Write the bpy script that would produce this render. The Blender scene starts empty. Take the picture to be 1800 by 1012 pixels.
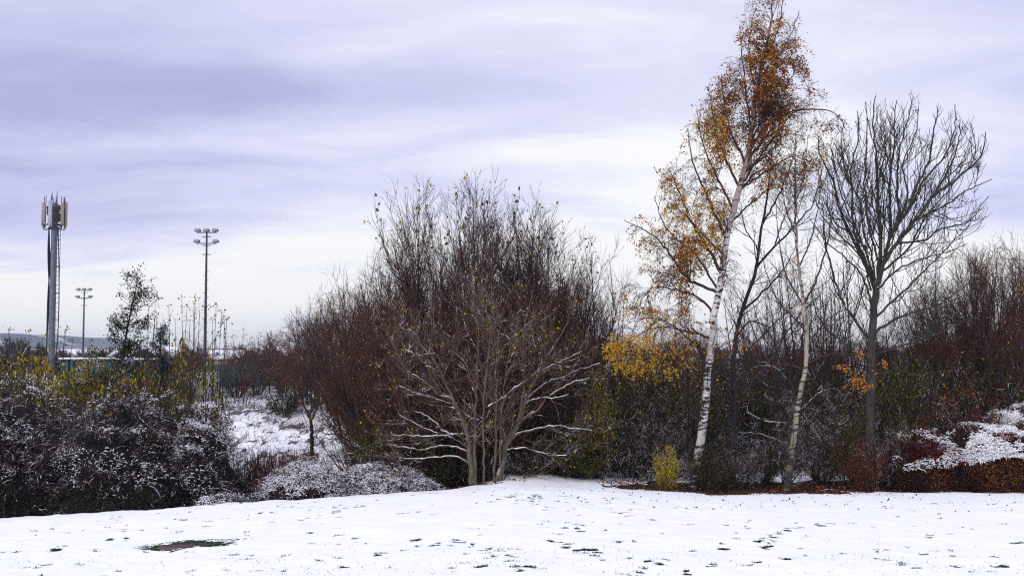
import bpy, math
import numpy as np
C = bpy.context.scene
COL = C.collection
# ------------------------------------------------------------------ camera
F = 1930.0                      # focal length in pixels of an 1800 px wide frame
PITCH = math.atan(114.0 / F)
cam = bpy.data.cameras.new("camera"); co = bpy.data.objects.new("camera", cam); COL.objects.link(co)
cam.lens = 36 * F / 1800; cam.sensor_width = 36; cam.clip_start = 0.1; cam.clip_end = 12000
co.location = (0, 0, 0); co.rotation_euler = (math.pi / 2 + PITCH, 0, 0)
C.camera = co
# ------------------------------------------------------------------ light
SUN_EL, SUN_AZ = math.radians(27), math.radians(-140)     # azimuth from +Y, clockwise: behind the camera, to the left
wd = bpy.data.worlds.new("World"); C.world = wd; wd.use_nodes = True
nt = wd.node_tree; nt.nodes.clear()
def N(nt, t, **kw):
    n = nt.nodes.new(t)
    for k, v in kw.items():
        if k.startswith('i_'): n.inputs[int(k[2:]) if k[2:].isdigit() else k[2:].replace('_', ' ')].default_value = v
        else: setattr(n, k, v)
    return n
def math_(nt, op, a, b=None, c=None, clamp=False):
    n = nt.nodes.new('ShaderNodeMath'); n.operation = op; n.use_clamp = clamp
    for i, v in enumerate((a, b, c)):
        if v is None: continue
        if isinstance(v, (int, float)): n.inputs[i].default_value = v
        else: nt.links.new(v, n.inputs[i])
    return n.outputs[0]
def ramp(nt, fac, stops, interp='EASE'):
    n = nt.nodes.new('ShaderNodeValToRGB'); cr = n.color_ramp; cr.interpolation = interp
    while len(cr.elements) < len(stops): cr.elements.new(0.5)
    for e, (p, c) in zip(cr.elements, stops):
        e.position = p; e.color = (c, c, c, 1) if isinstance(c, (int, float)) else (*c, 1)
    if fac is not None: nt.links.new(fac, n.inputs[0])
    return n.outputs[0]
def mixc(nt, f, a, b):
    n = nt.nodes.new('ShaderNodeMix'); n.data_type = 'RGBA'
    for s, v in ((n.inputs[0], f), (n.inputs[6], a), (n.inputs[7], b)):
        if isinstance(v, (int, float)): s.default_value = v
        elif isinstance(v, tuple): s.default_value = (*v, 1)
        else: nt.links.new(v, s)
    return n.outputs[2]
def sky_world():
    L = nt.links.new
    tc = N(nt, 'ShaderNodeTexCoord'); sep = N(nt, 'ShaderNodeSeparateXYZ'); L(tc.outputs['Generated'], sep.inputs[0])
    x, y, z = sep.outputs
    # cloud deck seen in perspective: project the view direction onto a high flat layer
    zz = math_(nt, 'ADD', math_(nt, 'MAXIMUM', z, 0.0), 0.13)
    cx = math_(nt, 'DIVIDE', x, zz); cy = math_(nt, 'DIVIDE', y, zz)
    cb = N(nt, 'ShaderNodeCombineXYZ'); L(math_(nt, 'MULTIPLY_ADD', cy, 0.16, math_(nt, 'MULTIPLY', cx, 0.62)), cb.inputs[0]); L(cy, cb.inputs[1])
    def noise(scale, det, rough, dist, seed):
        n = N(nt, 'ShaderNodeTexNoise', noise_dimensions='4D'); n.inputs['Scale'].default_value = scale
        n.inputs['Detail'].default_value = det; n.inputs['Roughness'].default_value = rough
        n.inputs['Distortion'].default_value = dist; n.inputs['W'].default_value = seed
        L(cb.outputs[0], n.inputs['Vector']); return n.outputs[0]
    n1 = noise(0.62, 5, 0.45, 0.9, 3.1); n2 = noise(1.9, 8, 0.55, 1.1, 7.7)
    nn = math_(nt, 'ADD', math_(nt, 'MULTIPLY', n1, 0.72), math_(nt, 'MULTIPLY', n2, 0.28))
    base = ramp(nt, z, [(0.0, 0.92), (0.06, 0.93), (0.085, 0.72), (0.12, 0.44), (0.20, 0.44), (0.27, 0.62), (0.42, 0.64), (1.0, 0.65)])
    # azimuth: cloud bank is heaviest to the left and far right low down, thin upper right
    az = math_(nt, 'ARCTAN2', x, y)
    azb = ramp(nt, math_(nt, 'MULTIPLY_ADD', az, 1.0, 0.5), [(0.05, -0.0), (0.30, 0.0), (0.5, 0.05), (0.7, 0.10), (0.85, 0.08), (1.0, 0.05)])
    v = math_(nt, 'ADD', base, azb)
    v = math_(nt, 'ADD', v, math_(nt, 'MULTIPLY', math_(nt, 'SUBTRACT', nn, 0.5), 2.7))
    col = ramp(nt, v, [(0.0, (0.40, 0.40, 0.68)), (0.28, (0.50, 0.50, 0.79)), (0.5, (0.66, 0.67, 0.92)), (0.68, (0.80, 0.81, 0.99)), (0.86, (0.98, 0.98, 1.0)), (1.0, (1.0, 1.0, 1.0))], 'LINEAR')
    # the deck is brighter overhead, as a real overcast is
    gain = ramp(nt, z, [(0.0, 0.53), (0.32, 0.52), (0.62, 0.62), (1.0, 0.70)])
    g2 = math_(nt, 'MULTIPLY', gain, 2.0)
    bg = N(nt, 'ShaderNodeBackground'); L(col, bg.inputs[0]); L(g2, bg.inputs[1])
    sk = N(nt, 'ShaderNodeTexSky', sky_type='NISHITA', sun_disc=False, sun_elevation=SUN_EL, sun_rotation=SUN_AZ)
    bs = N(nt, 'ShaderNodeBackground', i_1=0.08); L(sk.outputs[0], bs.inputs[0])
    mx = N(nt, 'ShaderNodeMixShader'); mx.inputs[0].default_value = 0.93
    L(bs.outputs[0], mx.inputs[1]); L(bg.outputs[0], mx.inputs[2])
    o = N(nt, 'ShaderNodeOutputWorld'); L(mx.outputs[0], o.inputs[0])
sky_world()
sl = bpy.data.lights.new('sun', 'SUN'); sl.energy = 1.25; sl.angle = math.radians(12); sl.color = (1, 0.93, 0.83)
so = bpy.data.objects.new('sun', sl); COL.objects.link(so)
so.rotation_euler = (math.pi / 2 - SUN_EL, 0, math.pi - SUN_AZ)
vs = C.view_settings; vs.view_transform = 'Standard'; vs.look = 'None'; vs.exposure = 0.0; vs.gamma = 1.0
C.cycles.max_bounces = 5; C.cycles.diffuse_bounces = 2; C.cycles.transparent_max_bounces = 6
C.cycles.use_denoising = False; C.cycles.filter_width = 1.15
C.cycles.glossy_bounces = 1; C.cycles.transmission_bounces = 1

# ------------------------------------------------------------------ helpers
def P(px, py, d):
    u = (px - 900) / F; v = (506 - py) / F
    dy = math.cos(PITCH) - v * math.sin(PITCH); dz = math.sin(PITCH) + v * math.cos(PITCH)
    k = d / dy
    return np.array([u * k, d, dz * k])
def X(px, d): return (px - 900) / F * d * 1.0 / math.cos(PITCH)
def noise2(x, y, seed=0):
    xi = np.floor(x).astype(np.int64); yi = np.floor(y).astype(np.int64); fx = x - xi; fy = y - yi
    fx = fx * fx * (3 - 2 * fx); fy = fy * fy * (3 - 2 * fy)
    def h(a, b):
        n = (a * 374761393 + b * 668265263 + seed * 974711) & 0x7fffffff
        n = ((n ^ (n >> 13)) * 1274126177) & 0x7fffffff
        return ((n ^ (n >> 16)) & 0xffff) / 65535.0
    return (h(xi, yi) * (1 - fx) + h(xi + 1, yi) * fx) * (1 - fy) + (h(xi, yi + 1) * (1 - fx) + h(xi + 1, yi + 1) * fx) * fy
def fbm(x, y, seed=0, o=4):
    s = 0; a = 0.5
    for i in range(o): s = s + a * noise2(x * 2 ** i, y * 2 ** i, seed + i * 17); a *= 0.5
    return s
def sstep(a, b, v):
    t = np.clip((v - a) / (b - a), 0, 1); return t * t * (3 - 2 * t)
def lawn_edge(x): return np.interp(x, [-40, -16, 0, 7, 16, 40], [33, 34, 36.6, 38.2, 38.0, 38.0])
def H(x, y):
    x = np.asarray(x, float); y = np.asarray(y, float)
    s = np.interp(x, [-40, -16, -8, 0, 7, 16, 40], [.103, .103, .089, .0755, .083, .0842, .0842])
    yE = lawn_edge(x)
    yl = np.minimum(y, yE)
    z = -1.6 - s * yl
    q = np.maximum(y - yE, 0)
    left = 1 - sstep(-4.5, 1.0, x)
    plat = -3.15 + 0.0 * x
    gully = -np.interp(q, [0, 1.5, 6, 11, 19, 30, 200], [0, .35, 1.9, 2.1, 0.6, 0, 0])
    blend_l = np.interp(q, [0, 10, 17, 30, 60], [0, 0.1, .45, .93, 1])
    blend_r = np.interp(q, [0, 10, 60], [0, .05, 1])
    zl = z * (1 - blend_l) + plat * blend_l + gully
    zr = z * (1 - blend_r) + plat * blend_r
    zz = np.where(q > 0, left * zl + (1 - left) * zr, z)
    far = np.interp(y, [100, 165, 300, 600, 1500, 2200, 5000], [0, -1.2, -1.9, -2.2, -2, -1, 0])
    zz = zz + far
    und = (fbm(x * .35, y * .35, 5, 3) - .45) * np.interp(q, [0, 3, 12, 60], [0, .2, .7, .5])
    return zz + und
def h1(x, y): return float(H(np.array([x]), np.array([y]))[0])
def ground_hit(px, py):
    d = P(px, py, 1.0); ys = np.linspace(8, 60, 5200)
    g = H(d[0] * ys, ys) - d[2] * ys
    i = np.argmax(g > 0); return float(d[0] * ys[i]), float(ys[i])

class MB:
    """collects quads (and tubes) for one mesh object"""
    def __init__(s): s.v = []; s.f = []; s.r = []; s.n = 0
    def add(s, v, f, rnd=None):
        v = np.asarray(v, float).reshape(-1, 3); f = np.asarray(f, np.int64).reshape(-1, 4)
        s.v.append(v); s.f.append(f + s.n); s.n += len(v)
        s.r.append(np.full(len(f), 0.5) if rnd is None else np.asarray(rnd, float)); return s
    def tubes(s, pts, rad, sides=3, rng=None, rnd=None, cap=False):
        pts = np.asarray(pts, float); rad = np.asarray(rad, float)
        if pts.ndim == 2: pts = pts[None]; rad = rad[None]
        n, m, _ = pts.shape
        if n == 0: return s
        t = np.gradient(pts, axis=1); t /= np.linalg.norm(t, axis=2, keepdims=True) + 1e-9
        d = pts[:, -1] - pts[:, 0]; d /= np.linalg.norm(d, axis=1, keepdims=True) + 1e-9
        g = np.random.default_rng(n * 7 + m) if rng is None else rng
        ref = np.cross(d, g.normal(size=(n, 3))); ref /= np.linalg.norm(ref, axis=1, keepdims=True) + 1e-9
        u = ref[:, None, :] - t * np.sum(ref[:, None, :] * t, axis=2, keepdims=True)
        u /= np.linalg.norm(u, axis=2, keepdims=True) + 1e-9
        w = np.cross(t, u)
        a = np.arange(sides) * 2 * math.pi / sides
        ring = u[:, :, None, :] * np.cos(a)[None, None, :, None] + w[:, :, None, :] * np.sin(a)[None, None, :, None]
        v = pts[:, :, None, :] + ring * rad[:, :, None, None]
        base = (np.arange(n) * m * sides)[:, None, None]
        i = (np.arange(m - 1) * sides)[None, :, None]; j = np.arange(sides)[None, None, :]; jn = (j + 1) % sides
        f = np.stack([base + i + j, base + i + jn, base + i + sides + jn, base + i + sides + j], -1)
        s.add(v.reshape(-1, 3), f.reshape(-1, 4), None if rnd is None else np.repeat(rnd, (m - 1) * sides))
        if cap and sides == 4:
            for e in (0, m - 1): s.add(v[:, e].reshape(-1, 3), np.arange(n * 4).reshape(-1, 4))
        return s
    def box(s, c, d, rz=0.0, taper=1.0):
        x, y, z = [q / 2 for q in d]; k = taper
        p = np.array([(-x, -y, -z), (x, -y, -z), (x, y, -z), (-x, y, -z), (-x * k, -y * k, z), (x * k, -y * k, z), (x * k, y * k, z), (-x * k, y * k, z)])
        cs, sn = math.cos(rz), math.sin(rz)
        p = np.stack([p[:, 0] * cs - p[:, 1] * sn, p[:, 0] * sn + p[:, 1] * cs, p[:, 2]], 1) + np.array(c)
        return s.add(p, [(3, 2, 1, 0), (4, 5, 6, 7), (0, 1, 5, 4), (1, 2, 6, 5), (2, 3, 7, 6), (3, 0, 4, 7)])
    def leaves(s, p, size, rng, rnd=None, flat=0.0, aspect=0.62):
        n = len(p)
        if n == 0: return s
        a = rng.normal(size=(n, 3)); a[:, 2] -= 0.25; a /= np.linalg.norm(a, axis=1, keepdims=True)
        b = np.cross(a, rng.normal(size=(n, 3))); 
        if flat > 0:
            b = np.cross(a, np.array([0, 0, 1.0]) * flat * 3 + rng.normal(size=(n, 3)))
        b /= np.linalg.norm(b, axis=1, keepdims=True) + 1e-9
        sz = (np.asarray(size) * rng.uniform(.65, 1.25, n))[:, None]
        nn = np.cross(a, b)
        q = np.stack([p, p + a * sz * .45 + b * sz * aspect * .5 + nn * sz * .08, p + a * sz, p + a * sz * .45 - b * sz * aspect * .5 + nn * sz * .08], 1)
        return s.add(q.reshape(-1, 3), np.arange(n * 4).reshape(-1, 4), rng.uniform(0, 1, n) if rnd is None else rnd)
    def build(s, name, mat, parent=None, smooth=False):
        me = bpy.data.meshes.new(name)
        v = np.concatenate(s.v).astype(np.float32); f = np.concatenate(s.f).astype(np.int32); r = np.concatenate(s.r).astype(np.float32)
        if parent is not None and getattr(s, 'origin', None) is not None: v = v - np.array(s.origin, np.float32)
        me.vertices.add(len(v)); me.vertices.foreach_set('co', v.ravel())
        me.loops.add(len(f) * 4); me.loops.foreach_set('vertex_index', f.ravel())
        me.polygons.add(len(f)); me.polygons.foreach_set('loop_start', np.arange(0, len(f) * 4, 4, dtype=np.int32))
        try: me.polygons.foreach_set('loop_total', np.full(len(f), 4, np.int32))
        except Exception: pass
        at = me.attributes.new('rnd', 'FLOAT', 'FACE'); at.data.foreach_set('value', r)
        if smooth: me.polygons.foreach_set('use_smooth', np.ones(len(f), bool))
        me.update(calc_edges=True)
        me.materials.append(mat)
        o = bpy.data.objects.new(name, me); COL.objects.link(o)
        if parent is not None: o.parent = parent
        return o
def tag(o, label=None, cat=None, group=None, kind=None):
    for k, v in (('label', label), ('category', cat), ('group', group), ('kind', kind)):
        if v: o[k] = v
    return o
def thing(name, label, cat, loc, group=None, rz=0):
    o = bpy.data.objects.new(name, None); COL.objects.link(o); o.location = [float(q) for q in loc]; o.rotation_euler[2] = rz
    o.empty_display_size = .2
    return tag(o, label, cat, group)
def copy_tree(o, parent=None):
    c = o.copy(); COL.objects.link(c)
    if parent is not None: c.parent = parent
    for ch in ALLCH.get(okey(o), []): copy_tree(ch, c)
    return c
ALLCH = {}
def okey(o): return o.as_pointer()
def kids(t, *obs): ALLCH.setdefault(okey(t), []).extend(obs); return t

# ------------------------------------------------------------------ materials
def base_mat(name):
    m = bpy.data.materials.new(name); m.use_nodes = True; t = m.node_tree
    b = t.nodes['Principled BSDF']; b.inputs['Specular IOR Level'].default_value = 0.25
    return m, t, b
SNOW = (0.86, 0.87, 0.91)
def snow_mask(t, lo, hi, amount, scale=6.0, twosided=False):
    """snow lies where the surface faces up, broken up by noise"""
    g = N(t, 'ShaderNodeNewGeometry'); sp = N(t, 'ShaderNodeSeparateXYZ'); t.links.new(g.outputs['True Normal'], sp.inputs[0])
    z = sp.outputs[2]
    if twosided: z = math_(t, 'ABSOLUTE', z)
    n = N(t, 'ShaderNodeTexNoise', i_Scale=scale, i_Detail=3.0); t.links.new(g.outputs['Position'], n.inputs['Vector'])
    up = N(t, 'ShaderNodeMapRange'); up.inputs[1].default_value = lo; up.inputs[2].default_value = hi; t.links.new(z, up.inputs[0])
    th = N(t, 'ShaderNodeMapRange'); th.inputs[1].default_value = 0.5 - (amount - .5) * .6 - .03; th.inputs[2].default_value = th.inputs[1].default_value + .06
    t.links.new(n.outputs[0], th.inputs[0])
    return math_(t, 'MULTIPLY', up.outputs[0], th.outputs[0])
def bark(name, c1, c2, snow=0.0, scale=9.0, bands=False, lo=.25, hi=.6, sscale=3.0):
    m, t, b = base_mat(name)
    tc = N(t, 'ShaderNodeTexCoord')
    n = N(t, 'ShaderNodeTexNoise', i_Scale=scale, i_Detail=4.0, i_Roughness=0.65)
    mp = N(t, 'ShaderNodeMapping'); mp.inputs['Scale'].default_value = (1, 1, 0.35); t.links.new(tc.outputs['Object'], mp.inputs[0]); t.links.new(mp.outputs[0], n.inputs['Vector'])
    col = ramp(t, n.outputs[0], [(0.35, c1), (0.65, c2)], 'LINEAR')
    if bands:
        mp2 = N(t, 'ShaderNodeMapping'); mp2.inputs['Scale'].default_value = (1.6, 1.6, 5.0); t.links.new(tc.outputs['Object'], mp2.inputs[0])
        n2 = N(t, 'ShaderNodeTexNoise', i_Scale=1.6, i_Detail=5.0, i_Roughness=.65); t.links.new(mp2.outputs[0], n2.inputs['Vector'])
        n3 = N(t, 'ShaderNodeTexNoise', i_Scale=.8, i_Detail=2.0); t.links.new(tc.outputs['Object'], n3.inputs['Vector'])
        q = math_(t, 'ADD', n2.outputs[0], math_(t, 'MULTIPLY', math_(t, 'SUBTRACT', n3.outputs[0], .5), .7))
        k = ramp(t, q, [(0.54, 0), (0.59, 1)], 'LINEAR')
        sz = N(t, 'ShaderNodeSeparateXYZ'); t.links.new(tc.outputs['Object'], sz.inputs[0])
        hz = math_(t, 'DIVIDE', math_(t, 'ADD', sz.outputs[2], math_(t, 'MULTIPLY', math_(t, 'SUBTRACT', n3.outputs[0], .5), 2.5)), 18.0)
        lo_, mid_, up_ = bands
        col = mixc(t, ramp(t, hz, [(.05, .8 * lo_), (.13, .0)], 'LINEAR'), col, (.07, .065, .04))
        col = mixc(t, ramp(t, hz, [(mid_, 0), (mid_ + .14, .85)], 'LINEAR'), col, up_)
        kk = ramp(t, hz, [(.0, .12), (.12, 0.02), (.6, .0)], 'LINEAR')
        k = ramp(t, math_(t, 'ADD', q, kk), [(0.515, 0), (0.565, 1)], 'LINEAR')
        col = mixc(t, k, col, (0.035, 0.03, 0.032))
    if snow > 0: col = mixc(t, snow_mask(t, lo, hi, snow, sscale), col, SNOW)
    t.links.new(col, b.inputs['Base Color']); b.inputs['Roughness'].default_value = .85
    bp = N(t, 'ShaderNodeBump', i_Strength=.5, i_Distance=.01); t.links.new(n.outputs[0], bp.inputs['Height']); t.links.new(bp.outputs[0], b.inputs['Normal'])
    return m
def leafm(name, stops, snow=0.0, transl=0.25, lo=.55, hi=.75, sscale=1.5):
    m, t, b = base_mat(name)
    a = N(t, 'ShaderNodeAttribute', attribute_name='rnd')
    col = ramp(t, a.outputs['Fac'], stops, 'LINEAR')
    if snow > 0: col = mixc(t, snow_mask(t, lo, hi, snow, sscale, True), col, SNOW)
    t.links.new(col, b.inputs['Base Color']); b.inputs['Roughness'].default_value = .75; b.inputs['Specular IOR Level'].default_value = .06
    if transl > 0:
        tr = N(t, 'ShaderNodeBsdfTranslucent'); t.links.new(col, tr.inputs[0])
        mx = N(t, 'ShaderNodeMixShader', i_0=transl); t.links.new(b.outputs[0], mx.inputs[1]); t.links.new(tr.outputs[0], mx.inputs[2])
        t.links.new(mx.outputs[0], t.nodes['Material Output'].inputs[0])
    return m
def plain(name, c, rough=.6, metal=0.0, var=.25, scale=3.0):
    m, t, b = base_mat(name)
    g = N(t, 'ShaderNodeNewGeometry'); n = N(t, 'ShaderNodeTexNoise', i_Scale=scale, i_Detail=5.0); t.links.new(g.outputs['Position'], n.inputs['Vector'])
    col = ramp(t, n.outputs[0], [(.3, tuple(q * (1 - var) for q in c)), (.7, tuple(min(1, q * (1 + var)) for q in c))], 'LINEAR')
    t.links.new(col, b.inputs['Base Color']); b.inputs['Roughness'].default_value = rough; b.inputs['Metallic'].default_value = metal
    return m
M = dict(
    twig=bark('twig_brown', (.032, .017, .018), (.090, .045, .038), .14),
    twig_red=bark('twig_reddish', (.056, .022, .018), (.135, .054, .036), .12),
    twig_snow=bark('twig_snowy', (.04, .028, .032), (.09, .06, .06), .52, lo=.2, hi=.5),
    bramble=bark('bramble_cane', (.035, .020, .028), (.115, .055, .068), .42, lo=.3, hi=.55, sscale=3.0),
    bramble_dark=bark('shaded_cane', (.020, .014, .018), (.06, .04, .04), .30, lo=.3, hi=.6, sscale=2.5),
    front=bark('grey_tan_bark', (.062, .050, .042), (.155, .122, .090), .36),
    frontwig=bark('tan_twig', (.070, .050, .041), (.165, .118, .084), .34, lo=.15, hi=.45),
    ash=bark('dark_bark', (.026, .024, .022), (.058, .052, .042), .24),
    dark=bark('black_bark', (.022, .02, .022), (.045, .038, .038), .20),
    birch=bark('birch_bark', (.42, .39, .38), (.68, .66, .66), 0, bands=(.5, .46, (.24, .15, .11))),
    birch2=bark('slim_birch_bark', (.22, .195, .15), (.42, .37, .29), 0, bands=(1.0, .36, (.22, .14, .12))),
    birchup=bark('birch_upper_bark', (.20, .12, .10), (.42, .27, .22), 0),
    birchtwig=bark('birch_twig', (.035, .02, .026), (.075, .042, .046), .10),
    l_gold=leafm('gold_leaf', [(0, (.085, .028, .014)), (.3, (.25, .075, .012)), (.6, (.48, .20, .014)), (.85, (.60, .34, .02)), (1, (.66, .45, .04))]),
    l_yellow=leafm('yellow_leaf', [(0, (.18, .16, .02)), (.4, (.42, .32, .02)), (1, (.66, .47, .03))], .3),
    l_orange=leafm('orange_leaf', [(0, (.22, .06, .02)), (.5, (.55, .20, .03)), (1, (.75, .36, .06))]),
    l_olive=leafm('olive_leaf', [(0, (.035, .035, .012)), (.45, (.12, .10, .018)), (.8, (.30, .24, .025)), (1, (.45, .34, .03))], .30),
    l_green=leafm('dark_green_leaf', [(0, (.012, .02, .012)), (.5, (.035, .05, .018)), (.85, (.10, .115, .02)), (1, (.30, .27, .03))], .30),
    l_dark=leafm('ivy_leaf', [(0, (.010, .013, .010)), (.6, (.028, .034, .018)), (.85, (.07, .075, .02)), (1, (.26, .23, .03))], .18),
    l_copper=leafm('copper_leaf', [(0, (.03, .010, .011)), (.5, (.12, .030, .024)), (.88, (.30, .08, .035)), (1, (.50, .30, .04))], .34),
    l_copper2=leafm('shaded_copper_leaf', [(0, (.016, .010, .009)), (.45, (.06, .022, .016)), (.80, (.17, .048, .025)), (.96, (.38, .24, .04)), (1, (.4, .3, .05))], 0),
    l_rust=leafm('rust_leaf', [(0, (.12, .04, .02)), (1, (.38, .13, .04))], .2),
    l_hedge=leafm('bramble_leaf', [(0, (.014, .012, .014)), (.6, (.035, .03, .022)), (.93, (.05, .065, .02)), (1, (.30, .27, .03))], .36, lo=.5, hi=.75, sscale=2.2),
    steel=plain('galvanised_steel', (.11, .13, .17), .5, .3), steel_d=plain('dark_steel', (.05, .055, .065), .5, .3),
    panelw=plain('white_panel', (.36, .38, .44), .5, 0, .08), panelt=plain('tan_panel', (.30, .235, .18), .5, 0, .1),
    cable=plain('black_cable', (.02, .02, .025), .6), fence=plain('fence_green_steel', (.012, .032, .034), .5, .2),
    teal=plain('teal_cladding', (.03, .115, .125), .5, 0, .15, 1.2), snow=plain('snow', SNOW, .7, 0, .03),
    lens=plain('lamp_glass', (.35, .36, .38), .2), brick=plain('house_wall', (.22, .16, .14), .8), pale=plain('pale_wall', (.40, .38, .38), .8),
    glassd=plain('dark_window', (.03, .035, .045), .2), farwood=plain('far_foliage', (.045, .055, .06), .9, 0, .4, .15),
    cover=plain('rusty_iron', (.16, .10, .11), .7, .3, .35, 14.0), fir=leafm('fir_needles', [(0, (.010, .02, .02)), (1, (.03, .05, .045))], .25, 0),
    inner_shade=plain('thicket_inner_shade', (.007, .006, .007), .95, 0, .5, 6.0),  # near-black, so the shade inside hedges and brambles is in the colour
)

# ------------------------------------------------------------------ branching
def nrm(a): return a / (np.linalg.norm(a, axis=-1, keepdims=True) + 1e-9)
def resample(pts, rad, n):
    pts = np.asarray(pts, float); d = np.r_[0, np.cumsum(np.linalg.norm(np.diff(pts, axis=0), axis=1))]
    # Catmull-Rom style smoothing through cubic interpolation of a densified polyline
    t = np.linspace(0, d[-1], n)
    if len(pts) > 2:            # cubic Hermite through the points
        tg = np.gradient(pts, d, axis=0); i = np.clip(np.searchsorted(d, t, 'right') - 1, 0, len(pts) - 2)
        h = (d[i + 1] - d[i])[:, None]; u = ((t - d[i]) / (d[i + 1] - d[i]))[:, None]
        out = (2 * u**3 - 3 * u**2 + 1) * pts[i] + (u**3 - 2 * u**2 + u) * h * tg[i] + (-2 * u**3 + 3 * u**2) * pts[i + 1] + (u**3 - u**2) * h * tg[i + 1]
    else: out = np.stack([np.interp(t, d, pts[:, k]) for k in range(3)], 1)
    return out, np.interp(t / d[-1], np.linspace(0, 1, len(rad)), rad)
def grow(rng, p0, D, L, r0, K, wander, up, tip=.25, droop=0.0):
    n = len(p0); pts = [p0]; st = (L / K)[:, None]; D = nrm(D)
    for k in range(K):
        D = nrm(D + rng.normal(size=(n, 3)) * wander + np.array([0, 0, 1.0]) * (up - droop * (k + 1) / K))
        pts.append(pts[-1] + D * st)
    pts = np.stack(pts, 1); rad = r0[:, None] * np.linspace(1, tip, K + 1)[None]
    return pts, rad
def sub(rng, par, dens, L, ang=40, t0=.15, t1=1.0, K=4, wander=.12, up=.05, rr=.55, rmin=.004, rmax=1, prof=None, droop=0, tip=.3, asd=12, env=None, lsd=.25, flat=None, align=None):
    pts, rad = par; n, m, _ = pts.shape
    if n == 0: return pts, rad
    ln = np.linalg.norm(np.diff(pts, axis=1), axis=2).sum(1)
    cnt = rng.poisson(dens * ln * (t1 - t0)); idx = np.repeat(np.arange(n), cnt)
    k = len(idx); t = rng.uniform(t0, t1, k); f = t * (m - 1) * .9999; i = f.astype(int); w = (f - i)[:, None]
    p = pts[idx, i] * (1 - w) + pts[idx, i + 1] * w; tg = nrm(pts[idx, i + 1] - pts[idx, i])
    r = rad[idx, i] * (1 - w[:, 0]) + rad[idx, i + 1] * w[:, 0]
    q = rng.normal(size=(k, 3))
    if flat is not None: q = q * np.array(flat)
    q = nrm(q - tg * np.sum(q * tg, 1, keepdims=True))
    a = np.radians(np.clip(rng.normal(ang, asd, k), 8, 110))[:, None]
    D = np.cos(a) * tg + np.sin(a) * q
    LL = L * np.exp(rng.normal(0, lsd, k)) * (1 - .5 * t if prof is None else prof(t))
    if env is not None:
        for _ in range(3):
            e = p + nrm(D) * LL[:, None] + np.array([0, 0, 1.0]) * LL[:, None] * up; LL = np.where(env(e), LL, LL * .62)
    return grow(rng, p, D, LL, np.clip(r * rr, rmin, rmax), K, wander, up, tip, droop)
def pick_pts(rng, par, per_m, t0=.2, jit=.03, keep=None):
    pts, rad = par; n, m, _ = pts.shape
    ln = np.linalg.norm(np.diff(pts, axis=1), axis=2).sum(1); cnt = rng.poisson(per_m * ln); idx = np.repeat(np.arange(n), cnt); k = len(idx)
    t = rng.uniform(t0, 1, k); f = t * (m - 1) * .9999; i = f.astype(int); w = (f - i)[:, None]
    p = pts[idx, i] * (1 - w) + pts[idx, i + 1] * w + rng.normal(size=(k, 3)) * jit
    if keep is not None: p = p[keep(p, rng)]
    return p
def ell(cx, cy, cz, rx, ry, rz):
    return lambda p: ((p[:, 0] - cx) / rx) ** 2 + ((p[:, 1] - cy) / ry) ** 2 + ((p[:, 2] - cz) / rz) ** 2 < 1

# ---- generic trees, built at the origin, then copied and scaled into place
PROTO = {}
def size_of(parts):
    v = np.concatenate([np.array([c for c in o.bound_box]) for o in parts]); return v[:, 2].max(), (v[:, 0].max() - v[:, 0].min())
def proto(name, trunk, crown, leaves=None, mats=('dark', 'twig', 'l_olive')):
    t = bpy.data.objects.new(name, None); COL.objects.link(t)
    parts = []
    a = MB()
    for p, r in trunk: a.tubes(p, r, 6)
    parts.append(a.build('trunk', M[mats[0]], t, True))
    b = MB()
    for p, r in crown: b.tubes(p, r, 3)
    parts.append(b.build('crown', M[mats[1]], t))
    if leaves is not None and len(leaves[0]):
        c = MB(); c.leaves(leaves[0], leaves[1], np.random.default_rng(5), None, leaves[2] if len(leaves) > 2 else 0)
        parts.append(c.build('leaves', M[mats[2]], t))
    kids(t, *parts); h, w = size_of(parts); PROTO[name] = (t, h, w, [True]); return t
def place(pname, name, px, d, top, width=None, label='', cat='tree', group=None, rz=None, mat=None):
    t, h, w, fresh = PROTO[pname]
    if fresh[0]: o = t; fresh[0] = False
    else: o = copy_tree(t)
    o.name = name
    x = X(px, d); z0 = h1(x, d) - .05; zt = P(px, top, d)[2]; sz = max(.05, (zt - z0) / h)
    sx = sz if width is None else width / F * d / w
    o.location = (x, d, z0); o.scale = (sx, sx, sz); o.rotation_euler[2] = (hash_(px * 1.7 + d) * 6.28 if rz is None else rz)
    for k in ('label', 'category', 'group'):
        if k in o: del o[k]
    return tag(o, label, cat, group)
def hash_(a): v = math.sin(a * 12.9898) * 43758.5453; return v - math.floor(v)

def mk_broom(seed, H_=9.0):          # upright leader with steeply rising branches, twiggy top
    g = np.random.default_rng(seed); N1 = 4
    p = np.zeros((N1, 3)) + g.normal(size=(N1, 3)) * [.12, .12, 0]; D = np.tile([0, 0, 1.0], (N1, 1)) + g.normal(size=(N1, 3)) * [.16, .16, .05]
    tr = grow(g, p, D, np.array([H_, H_ * .92, H_ * .85, H_ * .75]), np.array([.085, .07, .06, .05]), 10, .035, .06, .08)
    l1 = sub(g, tr, 4.2, 2.8, 44, .18, .97, 7, .06, .12, .5, .012, .035, prof=lambda t: 1.15 - .70 * t)
    l2 = sub(g, l1, 5.2, .95, 34, .12, 1, 4, .07, .09, .6, .008, .018)
    l3 = sub(g, l2, 5.5, .46, 36, .2, 1, 3, .08, .07, .7, .006, .012)
    lp = pick_pts(g, l2, .55, .85, .04, lambda q, r: (q[:, 2] > H_ * .84) & (noise2(q[:, 0] * 1.5, q[:, 1] * 1.5, 3) > .5))
    return dict(trunk=[tr], crown=[l1, l2, l3], leaves=(lp, .15))
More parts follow.
